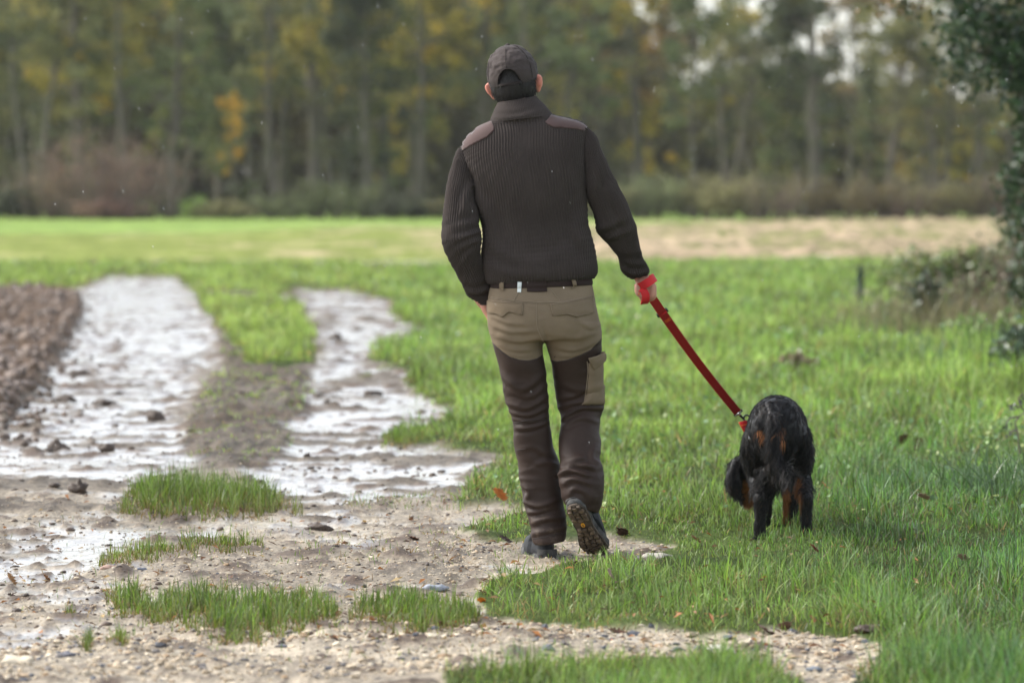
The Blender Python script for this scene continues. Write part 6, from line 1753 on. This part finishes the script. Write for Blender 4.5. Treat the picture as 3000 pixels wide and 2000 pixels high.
def fur(nguide, per, seed):
    g = np.random.default_rng(seed)
    T = np.concatenate([f[:, :3] for f in DF] + [f[:, [0, 2, 3]] for f in DF if f.shape[1] == 4])
    A = DV[T]; cr = np.cross(A[:, 1] - A[:, 0], A[:, 2] - A[:, 0]); ar = np.linalg.norm(cr, axis=1); N = cr / (ar[:, None] + 1e-12)
    if (N * (A.mean(1) - DV.mean(0))).sum() < 0: N = -N
    k = g.choice(len(T), nguide, p=ar / ar.sum())
    u, v = g.random(nguide), g.random(nguide); fl = u + v > 1; u[fl], v[fl] = 1 - u[fl], 1 - v[fl]
    P = A[k, 0] + (A[k, 1] - A[k, 0]) * u[:, None] + (A[k, 2] - A[k, 0]) * v[:, None]; N = N[k]
    px = proj(P); x, y, Y = px[:, 0], px[:, 1], P[:, 1]
    top = np.clip(N[:, 2], 0, 1)
    flow = np.stack([0 * x, -.35 - .6 * top, -1 + .55 * top], -1)
    flow[:, 0] += np.sign(x - 2280) * .12 * top
    flow += np.stack([vn(P * 13, 1), vn(P * 13, 2), vn(P * 13, 3)], -1) * .55
    flow -= N * (flow * N).sum(1)[:, None]; flow /= np.linalg.norm(flow, axis=1)[:, None] + 1e-9
    leg = (y > 1440) & (x > 2195)
    tail = (Y < 15.57) & (np.abs(x - 2275) < 55) & (y > 1200)
    head = (Y > 16.46)
    thigh = (Y < 15.75) & (y > 1290) & (y < 1440) & ~tail
    L = np.full(nguide, .022)
    L = np.where(leg, .015, L); L = np.where(thigh, .036, L); L = np.where(head, .018, L)
    ear = head & (x < 2165); L = np.where(ear, .034, L)
    L = np.where(tail, .052 + .012 * sstep(1300, 1370, y), L)
    L = np.where((y > 1395) & (y < 1450) & (x > 2235) & (x < 2320) & (Y < 16), .045, L)
    L = np.where(leg & (N[:, 1] < -.3), .022, L)
    L *= g.uniform(.65, 1.25, nguide)
    lift = np.where(leg, .15, np.where(tail, .24, .15)) * g.uniform(.5, 1.5, nguide)
    D = flow + N * lift[:, None]; D /= np.linalg.norm(D, axis=1)[:, None]
    npts = 7; s = np.linspace(0, 1, npts)[None, :, None]
    S = np.cross(D, N); S /= np.linalg.norm(S, axis=1)[:, None] + 1e-9
    curl = (.14 + .16 * thigh + .16 * tail + .10 * (top > .4)) * L * g.uniform(.4, 1.5, nguide); ph = g.uniform(0, 6.28, nguide)
    G = P[:, None] + D[:, None] * L[:, None, None] * s
    wv = np.sin(s * 5.2 + ph[:, None, None]) - np.sin(ph)[:, None, None]
    G = G + S[:, None] * curl[:, None, None] * wv * s + N[:, None] * (curl * .5)[:, None, None] * (np.cos(s * 5.2 + ph[:, None, None]) - np.cos(ph)[:, None, None]) * s
    G[..., 2] -= (.22 * L)[:, None] * s[..., 0] ** 2
    # each guide is a wet lock: its hairs start apart and run together at the tip
    n = nguide * per; G = np.repeat(G, per, 0); Nr = np.repeat(N, per, 0)
    off = g.normal(0, 1, (n, 3)); off -= Nr * (off * Nr).sum(1)[:, None]; off *= .0040
    keep = (1 - .72 * s ** .8)
    C = G + off[:, None] * keep + g.normal(0, .0011, (n, npts, 3)) * s
    ln = g.uniform(.72, 1.08, n)
    C = C[:, :1] + (C - C[:, :1]) * ln[:, None, None]
    t = tan_mask(np.repeat(P, per, 0) - np.array([0, 0, 0]))
    tmix = np.clip(t * 1.6 + g.normal(0, .10, n) * (t > .05), 0, 1)[:, None]
    TC = TANC * np.where((np.repeat(Y, per) < 15.75) & (np.repeat(y, per) < 1310), 1.7, 1.0)[:, None]
    col = BLK * g.uniform(.6, 1.6, (n, 1)) * (1 - tmix) + TC * g.uniform(.6, 1.35, (n, 1)) * tmix
    # rusty and grizzled ends here and there
    rusty = ((g.random(n) < .05)[:, None]) * (1 - tmix); col = col * (1 - rusty) + np.array([.075, .042, .022]) * rusty
    px2 = proj(np.repeat(P, per, 0))
    gz = ((np.hypot((px2[:, 0] - 2300) / 26, (px2[:, 1] - 1372) / 20) < 1) | (np.hypot((px2[:, 0] - 2266) / 14, (px2[:, 1] - 1216) / 12) < 1)) & (g.random(n) < .35)
    col = np.where(gz[:, None], np.array([.12, .105, .10]) * g.uniform(.4, 1.2, (n, 1)), col)
    cu = bpy.data.hair_curves.new("fur"); cu.add_curves([npts] * n)
    cu.attributes["position"].data.foreach_set("vector", (C - base_of(dog)).astype(np.float32).ravel())
    ra = cu.attributes.get("radius") or cu.attributes.new("radius", 'FLOAT', 'POINT')
    ra.data.foreach_set("value", (.00048 * np.linspace(1, .3, npts)[None] * g.uniform(.7, 1.3, (n, 1))).astype(np.float32).ravel())
    ca = cu.attributes.new("gcol", 'FLOAT_COLOR', 'POINT')
    ca.data.foreach_set("color", np.concatenate([np.repeat(np.clip(col, 0, 1), npts, 0), np.ones((n * npts, 1))], 1).astype(np.float32).ravel())
    cu.materials.append(M['coat'])
    o = bpy.data.objects.new("fur", cu); COL.objects.link(o); o.parent = dog
    o['label'] = "long wet wavy black fur with tan patches"; o['kind'] = 'stuff'
fur(11500, 7, 501)
# nose, eyes, claws-free paws stay furred; collar with its red tab
V, F = ellipsoid(dp(2193, 1478, 16.67), (.012, .012, .009)); part("nose", V, F, M['black'], dog)
for s in (-1, 1):
    V, F = ellipsoid(dp(2178 + s * 26, 1412, 16.60), (.008, .008, .008)); part("eye", V, F, M['black'], dog)
nc = dp(2244, 1292, 16.43); ax = dp(2192, 1340, 16.52) - dp(2238, 1285, 16.40); ax /= np.linalg.norm(ax)
e1 = np.cross(ax, [0, 0, 1.0]); e1 /= np.linalg.norm(e1); e2 = np.cross(ax, e1); a = np.linspace(0, 2 * math.pi, 41)[:-1]
lp = nc + np.cos(a)[:, None] * e1 * .076 + np.sin(a)[:, None] * e2 * .076
co = part("collar", *ribbon(lp, np.repeat([ax], 40, 0), .026, .003, True), M['web'], dog, label="red collar with a bright tab at the leash clip")
tb = np.array([dp(2176, 1233, 16.24), dp(2181, 1245, 16.24), dp(2189, 1262, 16.25), dp(2200, 1285, 16.30)])
tb = smooth_path(tb, 14); wds = np.linspace(.030, .022, 14)
Wd = np.repeat([[1.0, 0, .25]], 14, 0); T = np.gradient(tb, axis=0); T /= np.linalg.norm(T, axis=1)[:, None]
Wd = Wd / np.linalg.norm(Wd, axis=1)[:, None]; Nn_ = np.cross(T, Wd); Nn_ /= np.linalg.norm(Nn_, axis=1)[:, None]
rg = np.stack([tb + Wd * wds[:, None] / 2 + Nn_ * .003, tb - Wd * wds[:, None] / 2 + Nn_ * .003, tb - Wd * wds[:, None] / 2 - Nn_ * .003, tb + Wd * wds[:, None] / 2 - Nn_ * .003], 1)
part("tab", *loft(rg), M['webbright'], co)
part("tab_edge", *tube(tb - Wd * wds[:, None] / 2, .0022, 6), M['webedge'], co)
sx = tb[4]; part("stitch", *tube(np.stack([sx - Wd[4] * .012 - [0, .005, 0], sx - [0, .005, 0], sx + Wd[4] * .012 - [0, .005, 0]]), .0014, 5), M['webedge'], co)

# ------------------------------------------------------------------ fine rain
def rain():
    g = np.random.default_rng(601); n = 340
    Y = g.uniform(12.2, 19.0, n); px = g.uniform(-150, 3150, n); py = g.uniform(-100, 1400, n)
    C0 = at(px, py, Y); r = g.uniform(.0005, .0008, n)
    ax = np.array([.30, 0, -1.0]); ax /= np.linalg.norm(ax)
    t = np.array([[0, 0, 1], [1, 0, 0], [0, 1, 0], [-1, 0, 0], [0, -1, 0], [0, 0, -1]], float)
    e1 = np.cross(ax, [0, 1.0, 0]); e1 /= np.linalg.norm(e1); e2 = np.cross(ax, e1); Bm = np.stack([e1, e2, -ax], 1)
    V = np.repeat(t[None], n, 0) * r[:, None, None]; V[..., 2] *= g.uniform(4, 9, n)[:, None]
    V = V @ Bm.T + C0[:, None]
    T = np.array([[0, 1, 2], [0, 2, 3], [0, 3, 4], [0, 4, 1], [5, 2, 1], [5, 3, 2], [5, 4, 3], [5, 1, 4]])
    F = (np.arange(n)[:, None, None] * 6 + T[None]).reshape(-1, 3)
    m, tr, p = new_mat("rain_drop"); p.inputs["Base Color"].default_value = (1, 1, 1, 1); p.inputs["Roughness"].default_value = .05
    p.inputs["Transmission Weight"].default_value = .75; p.inputs["IOR"].default_value = 1.33
    tag(link("rain", mesh_np("rain", V.reshape(-1, 3), F), m), label="fine rain drops falling over the whole scene", cat="rain", kind='stuff')
rain()

def haze():
    me = mesh_np("haze", [(x, y, z) for z in (-1.2, 26) for y in (-220, 640) for x in (-640, 640)], np.array([[0, 2, 3, 1], [4, 5, 7, 6], [0, 1, 5, 4], [2, 6, 7, 3], [0, 4, 6, 2], [1, 3, 7, 5]]), False)
    m = bpy.data.materials.new("rain_haze"); m.use_nodes = True; t = m.node_tree; t.nodes.clear()
    out = t.nodes.new("ShaderNodeOutputMaterial"); v = t.nodes.new("ShaderNodeVolumePrincipled")
    v.inputs["Color"].default_value = (.93, .95, .96, 1); v.inputs["Density"].default_value = .00015; v.inputs["Anisotropy"].default_value = .2
    t.links.new(v.outputs[0], out.inputs["Volume"])
    tag(link("haze", me, m), label="thin rain haze softening the far wood", cat="haze", kind='stuff')
haze()
